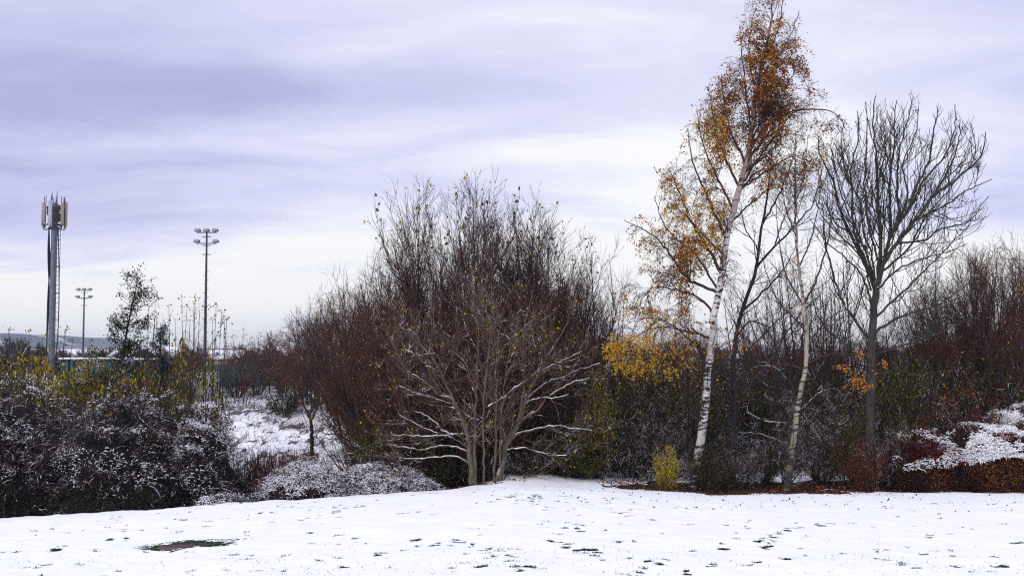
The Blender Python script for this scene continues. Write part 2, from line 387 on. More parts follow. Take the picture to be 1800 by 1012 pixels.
def mk_dome(seed, H_=7.0, W=5.0, dens=1.0):   # many stems fanning from the base, rounded fine-twigged crown
    g = np.random.default_rng(seed); n = 9
    a = g.uniform(0, 6.28, n); tilt = g.uniform(.05, .55, n)
    D = np.stack([np.cos(a) * tilt, np.sin(a) * tilt, np.ones(n)], 1); p = np.stack([np.cos(a) * .2, np.sin(a) * .2, a * 0], 1)
    env = ell(0, 0, H_ * .45, W * .52, W * .52, H_ * .57)
    tr = grow(g, p, D, H_ * g.uniform(.7, .95, n), g.uniform(.04, .07, n), 8, .07, .02, .15)
    l1 = sub(g, tr, 2.6 * dens, 2.0, 42, .12, 1, 5, .09, .05, .55, .012, .03, env=env)
    l2 = sub(g, l1, 4.2 * dens, .95, 38, .1, 1, 4, .1, .05, .6, .0075, .02, env=env)
    l3 = sub(g, l2, 5.2 * dens, .5, 38, .15, 1, 3, .12, .05, .7, .006, .01)
    return dict(trunk=[tr], crown=[l1, l2, l3]), g, l2, l3
def mk_shrub(seed, H_=3.5, W=3.5, leaf=26.0, lsize=.075):
    g = np.random.default_rng(seed); n = 16
    a = g.uniform(0, 6.28, n); tilt = g.uniform(.1, .9, n)
    D = np.stack([np.cos(a) * tilt, np.sin(a) * tilt, np.ones(n)], 1); p = np.stack([np.cos(a) * .25, np.sin(a) * .25, a * 0], 1)
    env = ell(0, 0, H_ * .4, W * .52, W * .52, H_ * .64)
    tr = grow(g, p, D, H_ * g.uniform(.6, .95, n), g.uniform(.018, .035, n), 6, .09, .0, .2)
    l1 = sub(g, tr, 5, 1.0, 48, .05, 1, 4, .12, .03, .6, .008, .02, env=env)
    l2 = sub(g, l1, 6.5, .5, 45, .1, 1, 3, .14, .03, .7, .006, .012, env=env)
    lp = pick_pts(g, l2, leaf, 0, .06)
    return dict(trunk=[tr], crown=[l1, l2], leaves=(lp, lsize))

def mk_tangle(seed, H_=3.6, W=4.0):
    g = np.random.default_rng(seed); n = 18
    a = g.uniform(0, 6.28, n); tilt = g.uniform(.2, 1.3, n)
    D = np.stack([np.cos(a) * tilt, np.sin(a) * tilt, np.ones(n)], 1); p = np.stack([np.cos(a) * .4, np.sin(a) * .4, a * 0], 1)
    env = ell(0, 0, H_ * .4, W * .55, W * .55, H_ * .64)
    tr = grow(g, p, D, H_ * g.uniform(.6, 1.0, n), g.uniform(.018, .035, n), 7, .10, -.04, .2)
    l1 = sub(g, tr, 4.2, 1.3, 52, .05, 1, 6, .12, -.01, .6, .010, .02, env=env); l2 = sub(g, l1, 4.5, .6, 45, .1, 1, 4, .13, .0, .7, .0075, .012, env=env); l3 = sub(g, l2, 3.5, .3, 45, .1, 1, 3, .14, .0, .8, .006, .009, env=env)
    return dict(trunk=[tr], crown=[l1, l2, l3], leaves=(pick_pts(g, l2, 1.6, 0, .06), .08))

# ------------------------------------------------------------------ ground
MARKS = []      # footprints and scuffs: (x, y, rx, ry, rot)
TR = [[(555, 906), (590, 900), (640, 888), (600, 893)], [(590, 928), (605, 927)], [(785, 943), (805, 950), (840, 957), (862, 964), (880, 978), (905, 988), (920, 998), (905, 1008)],
      [(700, 905), (745, 898)], [(880, 878), (905, 868)], [(895, 872), (915, 866)], [(930, 875), (945, 868), (940, 889)], [(985, 879), (1000, 881), (1020, 884), (1028, 880)],
      [(1085, 905), (1100, 898), (1110, 896)], [(1005, 918), (1015, 925), (1020, 935), (1000, 930)], [(970, 948), (985, 953), (1022, 970), (1042, 966), (1055, 977)],
      [(1088, 953), (1108, 953)], [(1112, 979), (1135, 988), (1175, 987), (1115, 1005)], [(1335, 955), (1345, 965), (1350, 945), (1380, 935), (1440, 925), (1460, 918)],
      [(1200, 1008), (1240, 998), (1300, 992), (1370, 985), (1420, 980)], [(1535, 968), (1570, 968), (1610, 975)], [(1690, 992), (1720, 999), (1740, 990), (1765, 985)],
      [(1565, 987), (1600, 1005)], [(1775, 957), (1795, 957)], [(100, 936), (95, 937)], [(10, 971), (20, 972)], [(90, 969), (100, 968)], [(200, 946), (215, 946)],
      [(550, 937), (600, 940), (640, 945)], [(655, 975), (700, 965), (760, 958), (800, 950)], [(730, 988), (750, 996)], [(800, 1000), (850, 1001), (890, 1003)],
      [(615, 992), (625, 993)], [(310, 912), (330, 917)], [(460, 900), (485, 901)], [(725, 945), (740, 944)], [(1270, 932), (1290, 936)], [(420, 968), (440, 975), (490, 976)],
      [(1210, 965), (1260, 960), (1300, 951)], [(1625, 945), (1660, 940)], [(520, 915), (545, 912)], [(60, 1000), (70, 990)], [(380, 885), (420, 886)]]
gM = np.random.default_rng(12)
for tr in TR:
    w = [ground_hit(*q) for q in tr]
    for a, b in zip(w[:-1], w[1:]):
        dx, dy = b[0] - a[0], b[1] - a[1]; L_ = math.hypot(dx, dy); n = max(1, int(L_ / .34)); ang = math.atan2(dy, dx)
        for k in range(n + 1):
            f = k / max(1, n); s_ = (1 if k % 2 else -1) * .07
            if gM.random() < .12: continue
            MARKS.append((a[0] + dx * f - math.sin(ang) * s_ + gM.normal() * .03, a[1] + dy * f + math.cos(ang) * s_ + gM.normal() * .05, gM.uniform(.05, .125), gM.uniform(.07, .18), gM.uniform(-.6, .6), gM.uniform(.35, 1.1)))
for _ in range(300):               # scattered small scuffs where the grass shows through
    y = gM.uniform(12.5, 36); x = gM.uniform(-.5, .5) * y
    if x > 3 and gM.random() < .5: continue
    MARKS.append((x, y, gM.uniform(.04, .22), gM.uniform(.03, .06), gM.normal() * .35, gM.uniform(.10, .6)))
for _ in range(380):               # small dark scuffs in loose drifts
    y = 13 + 22 * gM.random() ** .8; x = gM.uniform(-.5, .5) * y
    if float(fbm(np.array([x * .35]), np.array([y * .5]), 71, 3)[0]) < (.40 if x < 4 else .47): continue
    MARKS.append((x, y, gM.uniform(.04, .11), gM.uniform(.035, .06), gM.normal() * .5, gM.uniform(.25, .8)))
CX, CY = ground_hit(330, 957)
def fill_axis(edges):
    out = []
    for a, b, s0, s1 in edges:
        q = a
        while q < b - 1e-6: out.append(q); f = (q - a) / (b - a); q += s0 * (1 - f) + s1 * f
    out.append(edges[-1][1]); return np.array(out)
def build_ground():
    xr = fill_axis([(0, 20, .055, .075), (20, 60, .3, 1.5), (60, 6000, 3, 600)])
    xs = np.r_[-xr[:0:-1], xr]
    ys = fill_axis([(-60, 0, 10, 1), (0, 12, .8, .2), (12, 22, .05, .065), (22, 40, .07, .12), (40, 120, .3, 1.5), (120, 6000, 5, 500)])
    Xg, Yg = np.meshgrid(xs, ys); Z = H(Xg, Yg)
    near = np.clip((60 - np.abs(Yg - 20)) / 20, 0, 1) * np.clip((24 - np.abs(Xg)) / 3, 0, 1)
    Z = Z + near * ((fbm(Xg * .8, Yg * .55, 31, 4) - .45) * .16 + (fbm(Xg * 3, Yg * 2.4, 37, 4) - .45) * .06)
    grass = np.zeros_like(Z); litter = np.zeros_like(Z)
    rag = fbm(Xg * 9, Yg * 7, 51, 3)
    for (x, y, rx, ry, ro, dep) in MARKS:
        R = max(rx, ry) * 2.2
        i0, i1 = np.searchsorted(xs, [x - R, x + R]); j0, j1 = np.searchsorted(ys, [y - R, y + R])
        if i1 <= i0 or j1 <= j0: continue
        sx = Xg[j0:j1, i0:i1] - x; sy = Yg[j0:j1, i0:i1] - y; c, s_ = math.cos(ro), math.sin(ro)
        u = (sx * c + sy * s_) / rx; v = (-sx * s_ + sy * c) / ry; rr = np.sqrt(u * u + v * v)
        Z[j0:j1, i0:i1] -= .017 * dep * (1 - sstep(.6, 1.25, rr)) - .003 * dep * np.exp(-((rr - 1.5) / .35) ** 2)
        grass[j0:j1, i0:i1] = np.maximum(grass[j0:j1, i0:i1], (1 - sstep(.35, 1.15, rr)) * dep * (.95 + 1.2 * rag[j0:j1, i0:i1]))
    e = np.sqrt(((Xg - CX) / .74) ** 2 + ((Yg - CY) / 1.0) ** 2) + (rag - .45) * 1.1 + (fbm(Xg * 26, Yg * 16, 55, 3) - .45) * 1.1
    hole = 1 - sstep(.82, 1.08, e); Z -= .022 * hole; grass = np.maximum(grass, hole * 1.2)
    # leaf litter and bare earth under the birches
    lx = (Xg - X(1292, 38)) / 4.4; ly = (Yg - 38.6) / 2.6
    le = np.sqrt(lx * lx + ly * ly) + (fbm(Xg * 1.1, Yg * 1.6, 77, 5) - .45) * 1.1
    litter = 1 - sstep(.86, 1.0, le)
    lx = (Xg - X(1600, 39)) / 5.0; ly = (Yg - 39.9) / 1.9; litter = np.maximum(litter, 1 - sstep(.85, 1.0, np.sqrt(lx * lx + ly * ly) + (fbm(Xg * 2.2, Yg * 2.2, 78, 4) - .45) * .4))
    # thin, patchy snow on the rim beside the litter
    rim = np.exp(-((Yg - 36.0 - .12 * (Xg - 9)) / .8) ** 2) * sstep(3.5, 7, Xg) * (1 - sstep(13, 16, Xg)); grass = np.maximum(grass, rim * (fbm(Xg * 4, Yg * 4, 91, 3) > .50) * .6)
    # rough ground on the bank: dead stems break the snow
    q = Yg - lawn_edge(Xg); rough = sstep(.5, 4, q) * (1 - sstep(60, 90, Yg)) * (1 - sstep(-4, 1, Xg) * .5)
    bk = fbm(Xg * 1.1, Yg * .8, 61, 4) * .5 + fbm(Xg * 4.1, Yg * 2.8, 62, 4) * .5; brown = rough * sstep(.50, .58, bk)
    Z += rough * (bk - .45) * .35
    town = sstep(115, 260, Yg) 
    ny, nx = Z.shape
    idx = np.arange(ny * nx).reshape(ny, nx)
    f = np.stack([idx[:-1, :-1], idx[:-1, 1:], idx[1:, 1:], idx[1:, :-1]], -1).reshape(-1, 4)
    mb = MB(); mb.add(np.stack([Xg, Yg, Z], -1).reshape(-1, 3), f)
    m, t, b = base_mat('snowy_ground')
    g = N(t, 'ShaderNodeNewGeometry')
    def noise(s, d=5.0, r=.6):
        n = N(t, 'ShaderNodeTexNoise', i_Scale=s, i_Detail=d, i_Roughness=r); t.links.new(g.outputs['Position'], n.inputs['Vector']); return n.outputs[0]
    def attr(nm): return N(t, 'ShaderNodeAttribute', attribute_name=nm).outputs['Fac']
    fine = noise(28.0)
    gcol = ramp(t, noise(40.0, 4.0), [(.3, (.008, .016, .006)), (.6, (.03, .055, .014)), (.8, (.07, .09, .02))], 'LINEAR')
    lcol = ramp(t, noise(22.0, 5.0), [(.3, (.008, .006, .006)), (.58, (.025, .014, .011)), (.8, (.09, .035, .018))], 'LINEAR')
    bcol = ramp(t, noise(14.0, 5.0), [(.3, (.02, .012, .014)), (.7, (.09, .05, .045))], 'LINEAR')
    scol = ramp(t, noise(1.2, 6.0), [(.3, (.87, .88, .92)), (.7, (.93, .935, .955))], 'LINEAR')
    fm = ramp(t, math_(t, 'ADD', attr('grass'), math_(t, 'MULTIPLY', math_(t, 'SUBTRACT', fine, .5), 1.3)), [(.52, 0), (.58, 1)], 'LINEAR')
    lm = ramp(t, math_(t, 'ADD', attr('litter'), math_(t, 'MULTIPLY', math_(t, 'SUBTRACT', noise(6.0), .5), 1.4)), [(.45, 0), (.55, 1)], 'LINEAR')
    bm = ramp(t, math_(t, 'ADD', attr('brown'), math_(t, 'MULTIPLY', math_(t, 'SUBTRACT', noise(5.0, 6.0, .7), .5), 2.2)), [(.52, 0), (.62, .9)], 'LINEAR')
    # tiny blades poking through a thin cover everywhere
    sp = noise(55.0, 3.0, .7); big = noise(.9, 3.0)
    pk = ramp(t, math_(t, 'ADD', sp, math_(t, 'MULTIPLY', math_(t, 'SUBTRACT', big, .5), .35)), [(.74, 0), (.80, .5)], 'LINEAR')
    col = mixc(t, pk, scol, (.16, .17, .10)); col = mixc(t, fm, col, gcol); col = mixc(t, bm, col, bcol); col = mixc(t, lm, col, lcol)
    t.links.new(col, b.inputs['Base Color']); b.inputs['Roughness'].default_value = .75
    bh = math_(t, 'ADD', noise(9.0, 6.0, .65), math_(t, 'MULTIPLY', noise(60.0, 3.0), .25))
    bp = N(t, 'ShaderNodeBump', i_Strength=.35, i_Distance=.02); t.links.new(bh, bp.inputs['Height']); t.links.new(bp.outputs[0], b.inputs['Normal'])
    o = mb.build('ground', m, None, True); tag(o, kind='structure')
    for nm, a in (('grass', grass), ('litter', litter), ('brown', brown)):
        at = o.data.attributes.new(nm, 'FLOAT', 'POINT'); at.data.foreach_set('value', a.astype(np.float32).ravel())
    return xs, ys, Z
GXS, GYS, GZG = build_ground()
def GZ(x, y):                       # height of the finished ground sheet
    x = np.asarray(x, float); y = np.asarray(y, float)
    i = np.clip(np.searchsorted(GXS, x) - 1, 0, len(GXS) - 2); j = np.clip(np.searchsorted(GYS, y) - 1, 0, len(GYS) - 2)
    u = (x - GXS[i]) / (GXS[i + 1] - GXS[i]); v = (y - GYS[j]) / (GYS[j + 1] - GYS[j])
    return (GZG[j, i] * (1 - u) + GZG[j, i + 1] * u) * (1 - v) + (GZG[j + 1, i] * (1 - u) + GZG[j + 1, i + 1] * u) * v
def build_grass():
    g = np.random.default_rng(8); pts = []
    for (x, y, rx, ry, ro, dep) in MARKS:
        n = int(34 * dep * (rx + ry) / .2)
        if dep < .38 or n == 0: continue
        pts.append(np.stack([x + g.normal(size=n) * rx * .34, y + g.normal(size=n) * ry * .34], 1))
    n = 2600; a = g.uniform(0, 6.28, n); r = np.sqrt(g.uniform(0, 1, n)); pts.append(np.stack([CX + np.cos(a) * r * .78, CY + np.sin(a) * r * 1.02], 1))
    n = 1500; y = 11 + 9 * g.random(n) ** 1.6; x = g.uniform(-.5, .5, n) * y; k = fbm(x * .8, y * .8, 15, 3) + .22 * (y < 16) > .56; pts.append(np.stack([x, y], 1)[k])
    p = np.concatenate(pts); 
    k = (((p[:, 0] - CX + .02) / .36) ** 2 + ((p[:, 1] - CY + .33) / .34) ** 2 > 1); p = p[k]
    n = len(p); z = GZ(p[:, 0], p[:, 1]) - .004
    h = g.uniform(.012, .036, n) * np.where(((p[:, 0] - CX) / .8) ** 2 + ((p[:, 1] - CY) / 1.05) ** 2 < 1, .7, 1.0)
    b = np.stack([p[:, 0], p[:, 1], z], 1); le = g.normal(size=(n, 3)) * .35; le[:, 2] = 1
    mid = b + le * (h * .7)[:, None]; le2 = le * [1.9, 1.9, .8]; tip = b + le2 * (h * 1.25)[:, None]
    mb = MB(); mb.tubes(np.stack([b, mid, tip], 1), np.tile([.0028, .0024, .0006], (n, 1)), 3, rnd=g.uniform(0, 1, n))
    m = leafm('grass_blade', [(0, (.008, .016, .006)), (.6, (.022, .042, .011)), (1, (.09, .10, .03))], 0, 0)
    tag(mb.build('grass', m), 'short dark green grass blades poking through thin snow', 'grass', kind='stuff')
build_grass()
def build_cover():
    x, y = CX - .02, CY - .33; z = float(np.mean(GZ(x + np.array([-.25, .25, 0, 0, 0]), y + np.array([0, 0, -.25, .25, 0])))) + .012
    t = thing('manhole_cover', 'round rusty brown iron cover half hidden in the bare grass patch on the snowy lawn', 'manhole cover', (x, y, z))
    a = np.linspace(0, 2 * math.pi, 33)[:-1]; sl_ = -float(np.interp(x, [-16, -8, 0], [.103, .089, .0755]))
    def disc(r0, r1, z0, z1):
        v = []
        for r, zz in ((r0, z0), (r0, z1), (r1, z1), (r1, z0)): v.append(np.stack([np.cos(a) * r, np.sin(a) * r, zz + sl_ * np.sin(a) * r], 1))
        v = np.concatenate(v); f = [(k * 32 + j, k * 32 + (j + 1) % 32, ((k + 1) % 4) * 32 + (j + 1) % 32, ((k + 1) % 4) * 32 + j) for k in range(4) for j in range(32)]
        return v, f
    m1 = MB(); m1.add(*disc(.29, .34, -.03, .012)); m1.build('frame', M['cover'], t)
    m2 = MB(); m2.add(*disc(.001, .283, -.03, 0.0))
    for k in range(-4, 5):
        w = math.sqrt(max(0, .27 ** 2 - (k * .06) ** 2)); m2.box((0 + k * .06, 0, .004), (.02, 2 * w, .012))
    m2.build('lid', M['cover'], t)
build_cover()

# ------------------------------------------------------------------ far country
def build_far():
    xs = np.linspace(-3600, 3600, 240); ys = np.linspace(1900, 3800, 26); Xg, Yg = np.meshgrid(xs, ys)
    u = 900 + F * Xg / 3000
    ridge = np.interp(u, [-800, -100, 30, 55, 85, 150, 300, 600, 900, 1200, 1900, 2600], [45, 54, 52, 46, 24, 14, 10, 8, 6, 5, 5, 5])
    prof = np.interp(Yg, [1900, 2100, 2600, 3000, 3800], [0, .25, .8, 1, .9])
    Z = -1 + (ridge + 3) * prof + (fbm(Xg / 60, Yg / 90, 4, 3) - .45) * 7 * prof
    Z[0] = -4
    ny, nx = Z.shape; idx = np.arange(ny * nx).reshape(ny, nx); f = np.stack([idx[:-1, :-1], idx[:-1, 1:], idx[1:, 1:], idx[1:, :-1]], -1).reshape(-1, 4)
    mb = MB(); mb.add(np.stack([Xg, Yg, Z], -1).reshape(-1, 3), f)
    m, t, b = base_mat('wooded_hill'); g = N(t, 'ShaderNodeNewGeometry'); n = N(t, 'ShaderNodeTexNoise', i_Scale=.006, i_Detail=6.0); t.links.new(g.outputs['Position'], n.inputs[0])
    col = ramp(t, n.outputs[0], [(.40, (.035, .045, .05)), (.58, (.06, .07, .075)), (.62, (.5, .5, .55))], 'LINEAR'); t.links.new(col, b.inputs['Base Color']); b.inputs['Roughness'].default_value = .95
    tag(mb.build('hills', m), kind='structure')
    # small snow roofed houses of the town
    g = np.random.default_rng(21)
    proto_h = thing('house', 'small distant house with snow covered gable roof on the horizon', 'house', (0, 0, 0), 'snow roofed houses of the far town')
    w = MB(); w.box((0, 0, 2.6), (11, 8, 5.2)); w.add([(-5.5, -4, 5.2), (-5.5, 4, 5.2), (-5.5, 0, 8), (-5.5, 0, 8)], [(0, 1, 2, 3)]); w.add([(5.5, -4, 5.2), (5.5, 4, 5.2), (5.5, 0, 8), (5.5, 0, 8)], [(0, 1, 2, 3)])
    wo = w.build('wall', M['brick'], proto_h)
    r = MB()
    for s in (-1, 1): r.add([(-6, s * 4.5, 5.1), (6, s * 4.5, 5.1), (6, 0, 8.25), (-6, 0, 8.25), (-6, s * 4.5, 4.8), (6, s * 4.5, 4.8), (6, 0, 7.95), (-6, 0, 7.95)], [(0, 1, 2, 3), (4, 5, 6, 7), (0, 1, 5, 4), (1, 2, 6, 5), (3, 0, 4, 7)])
    ro = r.build('roof', M['snow'], proto_h); c = MB(); c.box((3, 0, 8.6), (1, 1, 2)); c.build('chimney', M['brick'], ro); kids(ro, bpy.data.objects['chimney'])
    wi = MB()
    for wx in (-3.2, 0, 3.2):
        for wz in (1.6, 4.0): wi = MB(); wi.box((wx, -4.02, wz), (1.3, .1, 1.2)); kids(proto_h, wi.build('window', M['glassd'], proto_h))
    kids(proto_h, wo, ro)
    spots = [(px + g.normal() * 3, d) for px, d in zip(np.linspace(2, 500, 34), [330, 520, 420, 640, 380, 560, 300, 470, 700, 350] * 4)]
    spots += [(1310 + 24 * k, 420 + 60 * (k % 3)) for k in range(6)]
    for i, (px, d) in enumerate(spots):
        o = proto_h if i == 0 else copy_tree(proto_h)
        x = X(px, d); o.location = (x, d, h1(x, d)); o.rotation_euler[2] = g.uniform(-.7, .7); k = g.uniform(.8, 1.25); o.scale = (k, k, k * g.uniform(.55, .8))
build_far()

# far round trees (town, field edges): leafless crowns seen as soft masses
g0 = np.random.default_rng(3)
def mk_far(seed):
    g = np.random.default_rng(seed); n = 1
    tr = grow(g, np.zeros((3, 3)), g.normal(size=(3, 3)) * .25 + [0, 0, 1], np.array([6., 5.5, 5]), np.full(3, .25), 5, .06, .03, .2)
    env = ell(0, 0, 6, 3.8, 3.8, 4.2)
    l1 = sub(g, tr, 4, 3.0, 48, .2, 1, 4, .1, .03, .5, .05, .1, env=env); l2 = sub(g, l1, 5, 1.5, 45, 0, 1, 3, .15, .03, .6, .05, .06, env=env); l3 = sub(g, l2, 4, .9, 45, 0, 1, 2, .15, 0, .7, .04, .05, env=env)
    return dict(trunk=[tr], crown=[l1, l2, l3])
proto('distant_tree', **mk_far(1), mats=('dark', 'dark'))
FT = [(int(6 + 17 * k), 150 + 37 * (k % 6), 606 + (k * 7) % 13, 40 + (k * 5) % 17) for k in range(30)] + [(20, 240, 588, 50), (48, 210, 590, 46), (70, 230, 598, 40), (118, 300, 612, 26), (168, 260, 606, 30), (200, 300, 605, 34), (250, 260, 604, 40), (330, 300, 605, 40), (430, 320, 603, 50), (470, 280, 600, 46),
      (1050, 130, 590, 70), (1120, 140, 596, 80), (1180, 150, 598, 70), (1250, 140, 600, 80), (1330, 150, 602, 80), (1400, 160, 600, 80), (1470, 150, 604, 80), (1540, 140, 598, 90), (1620, 130, 590, 90), (1700, 130, 585, 90), (1780, 130, 580, 90), (980, 130, 590, 80)]
for i, (px, d, top, w) in enumerate(FT):
    place('distant_tree', 'distant_tree', px, d, top, w, 'bare dark tree far off on the skyline ' + ('left of the nearer floodlight mast', 'between floodlight mast and central thicket', 'behind the birches', 'behind the right hand trees')[(px > 360) + (px > 700) + (px > 1500)], 'tree', 'far bare trees on the skyline ' + ('left of the floodlight mast', 'right of the floodlight mast', 'behind the birches', 'at the right')[(px > 360) + (px > 700) + (px > 1500)])

# ------------------------------------------------------------------ mast, floodlights, fence, cabin
def build_mast():
    d = 110.0; x = X(93, d); z0 = h1(x, d); top = P(93, 350, d)[2]; h = top - z0
    t = thing('phone_mast', 'tall grey phone mast with white and tan antenna panels around its head', 'mast', (x, d, z0))
    m = MB(); m.tubes([[0, 0, 0], [0, 0, h * .5], [0, 0, h - .4]], [.34, .31, .28], 12); m.build('pole', M['steel'], t, True)
    m = MB()
    for sx in (-.2, .2): m.tubes([[.60 + sx * .8, -.25, .5], [.56 + sx * .8, -.25, h - 1.2]], [.03, .03], 4)
    for k in range(int((h - 2) / .45)): m.tubes([[.42, -.25, .8 + k * .45], [.74, -.25, .8 + k * .45]], [.022, .022], 4)
    for k in range(7): m.box((.42, -.2, 1.5 + k * (h - 3) / 6), (.45, .06, .08))
    m.build('ladder', M['steel_d'], t)
    m = MB(); a = np.linspace(0, 2 * math.pi, 13)
    for zz in (h - 2.6, h - .9): m.tubes(np.stack([np.cos(a) * .75, np.sin(a) * .75, a * 0 + zz], 1), np.full(13, .05), 4)
    for k in range(6):
        an = k * math.pi / 3 + .3
        for zz in (h - 2.6, h - .9): m.tubes([[0, 0, zz], [math.cos(an) * 1.1, math.sin(an) * 1.1, zz]], [.045, .045], 4)
    m.box((0, 0, h - 3.0), (.95, .95, .12)); m.box((0, -.1, h - 1.6), (.8, .6, 1.5)); m.box((-.45, -.3, h - 1.2), (.35, .3, .9)); m.box((.55, -.3, h - 1.9), (.35, .3, .8)); m.box((.1, .4, h - .9), (.5, .3, .7)); m.box((0, 0, 2.6), (1.5, 1.2, .12)); m.build('headframe', M['steel_d'], t)
    for an, hh, mt, w in ((3.25, 2.35, 'panelw', .34), (4.15, 1.85, 'panelt', .26), (4.75, 2.45, 'panelw', .34), (5.75, 2.2, 'panelt', .28), (6.25, 2.5, 'panelt', .24), (.9, 2.2, 'panelw', .3), (2.1, 2.2, 'panelw', .3)):
        m = MB(); c = (math.cos(an) * 1.18, math.sin(an) * 1.18, h - 1.55)
        m.box(c, (.16, w, hh), an); m.build('antenna_panel', M[mt], t)
        m = MB(); c2 = (math.cos(an) * 1.02, math.sin(an) * 1.02); m.tubes([[*c2, h - 3.0], [*c2, h + .25]], [.035, .035], 5)
        m.build('mounting_pole', M['steel_d'], t)
    m = MB()
    for (qx, qy, q0, q1) in ((-.3, 0, h - .6, h + .75), (.05, .1, h - .6, h + .35), (.28, -.2, h - .6, h + .8), (.8, .2, h - .6, h + .2)): m.tubes([[qx, qy, q0], [qx, qy, q1 - .5], [qx, qy, q1]], [.06, .05, .018], 5)
    m.build('whip_aerial', M['steel'], t)
    m = MB()
    for k in range(5): m.tubes(resample([[-.45 - .03 * k, -.2 + .08 * k, h - 2.8], [-.55, -.1 + .08 * k, h - 4.5], [-.5 + .04 * k, -.1 + .05 * k, h - 6.5], [-.42, .0, h - 8.2], [-.5, 0, 3.2], [-.55, 0, .2]], [.05, .05], 24)[0], np.full(24, .065), 4)
    for k in range(2): m.tubes(resample([[.45 + .05 * k, -.3, h - 2.9], [.62, -.3, h - 5.5], [.66, -.3, 4], [.45, -.2, 1.8]], [.04, .04], 20)[0], np.full(20, .045), 4)
    for an in (3.25, 4.15, 4.75, 5.75, 6.25):
        cx, cy = math.cos(an), math.sin(an)
        for k in range(3): m.tubes(resample([[cx * 1.15, cy * 1.15 + .05 * k, h - 2.7], [cx * 1.0, cy * 1.0, h - 3.15], [cx * .7, cy * .7, h - 3.1], [cx * .4, cy * .4, h - 2.8]], [.03, .03], 10)[0], np.full(10, .032), 4)
    m.build('cable', M['cable'], t)
build_mast()
def build_flood():
    d = 110.0; x = X(362, d); z0 = h1(x, d); h = P(362, 408, d)[2] - z0
    t = thing('floodlight_mast', 'tall thin floodlight mast with five lamps, the nearer one rising behind leafy shrubs', 'floodlight', (x, d, z0), 'floodlight masts of the sports ground')
    out = []
    m = MB(); m.tubes([[0, 0, 0], [0, 0, h * .5], [0, 0, h]], [.19, .14, .09], 8); out.append(m.build('pole', M['steel_d'], t, True))
    for zz in (h - .05, h - 1.15):
        m = MB(); m.box((0, -.05, zz), (2.0, .09, .09)); out.append(m.build('crossarm', M['steel_d'], t))
    for (lx, zz) in ((-.88, h), (0, h), (.88, h), (-.95, h - 1.1), (.95, h - 1.1)):
        m = MB(); m.box((lx, -.12, zz + .17), (.62, .42, .26), 0, .8); m.box((lx, -.12, zz + .0), (.08, .1, .16)); lp = m.build('floodlight_head', M['steel_d'], t)
        m = MB(); m.box((lx, -.345, zz + .15), (.5, .03, .13)); gl = m.build('lens', M['lens'], lp); kids(lp, gl); out.append(lp)
    m = MB()
    for k in range(24): m.box(((.17 if k % 2 else -.17), 0, 1.5 + k * (h - 5) / 24), (.26, .04, .04))
    for zz in (h - .45, h - 1.35, h - 2.25): m.box((0, 0, zz), (.85, .3, .06))
    out.append(m.build('climbing_rung', M['steel_d'], t)); kids(t, *out)
    c = copy_tree(t); d2 = 163.0; x2 = X(148.5, d2); c.location = (x2, d2, P(148.5, 510, d2)[2] - h); c['label'] = 'floodlight mast with five lamps, the smaller farther one just right of the phone mast'
build_flood()
def build_fence():
    line = [(-27.5, 46.0), (-24.2, 50.0), (-21.6, 60.0), (-19.6, 76.0), (-15.0, 98.0), (-11.5, 104.0), (-6, 112)]
    t = thing('palisade_fence', 'dark green steel palisade fence running behind the brambles to the left', 'fence', (line[0][0], line[0][1], h1(*line[0])))
    o0 = np.array([line[0][0], line[0][1], h1(*line[0])])
    pts = np.array(line); d = np.r_[0, np.cumsum(np.linalg.norm(np.diff(pts, axis=0), axis=1))]
    n = int(d[-1] / 2.75)
    for k in range(n):
        a = k * 2.75; b = a + 2.75; xa, ya = np.interp(a, d, pts[:, 0]), np.interp(a, d, pts[:, 1]); xb, yb = np.interp(b, d, pts[:, 0]), np.interp(b, d, pts[:, 1])
        za, zb = h1(xa, ya), h1(xb, yb); rz = math.atan2(yb - ya, xb - xa)
        m = MB(); m.box((xa - o0[0], ya - o0[1], za - o0[2] + 1.1), (.09, .07, 2.35), rz); m.build('post', M['fence'], t)
        m = MB()
        for q in np.arange(.08, 2.75, .155):
            f = q / 2.75; x, y, z = xa + (xb - xa) * f, ya + (yb - ya) * f, za + (zb - za) * f
            m.box((x - o0[0], y - o0[1], z - o0[2] + 1.2), (.068, .022, 2.3), rz)
            m.box((x - o0[0], y - o0[1], z - o0[2] + 2.38), (.068, .022, .06), rz, .2)
        for zz in (.45, 2.0):
            m.tubes([[xa - o0[0], ya - o0[1], za - o0[2] + zz], [xb - o0[0], yb - o0[1], zb - o0[2] + zz]], [.035, .035], 4)
        m.build('pale_panel', M['fence'], t)
build_fence()
def build_cabin(px0, px1, d, top, hh, label, depth=2.6):
    xa, xb = X(px0, d), X(px1, d); zt = P(px0, top, d)[2]; cx = (xa + xb) / 2; w = xb - xa
    t = thing('equipment_cabin', label, 'cabin', (cx, d, zt - hh))
    m = MB(); n = int(w / .3)
    m.box((0, depth / 2 + .06, hh / 2), (w - .1, depth - .1, hh))
    for k in range(n): m.box((-w / 2 + (k + .5) * w / n, 0, hh / 2), (w / n * .5, .08, hh - .02))
    m.build('wall', M['teal'], t)
    m = MB(); m.box((0, depth / 2, hh + .04), (w + .2, depth + .2, .08)); r = m.build('roof', M['steel_d'], t)
    m = MB(); m.box((0, depth / 2, hh + .12), (w + .15, depth + .15, .09), 0, .97); m.build('snow_cover', M['snow'], r)
    m = MB(); m.box((-w * .25, -.08, 1.0), (.95, .06, 2.0)); m.build('door', M['fence'], t)
build_cabin(108, 178, 70, 633, 2.7, 'teal clad cabin with snowy flat roof just left of the leafy dark tree')
build_cabin(205, 262, 73, 634, 2.7, 'teal clad cabin half hidden behind the leafy dark tree')
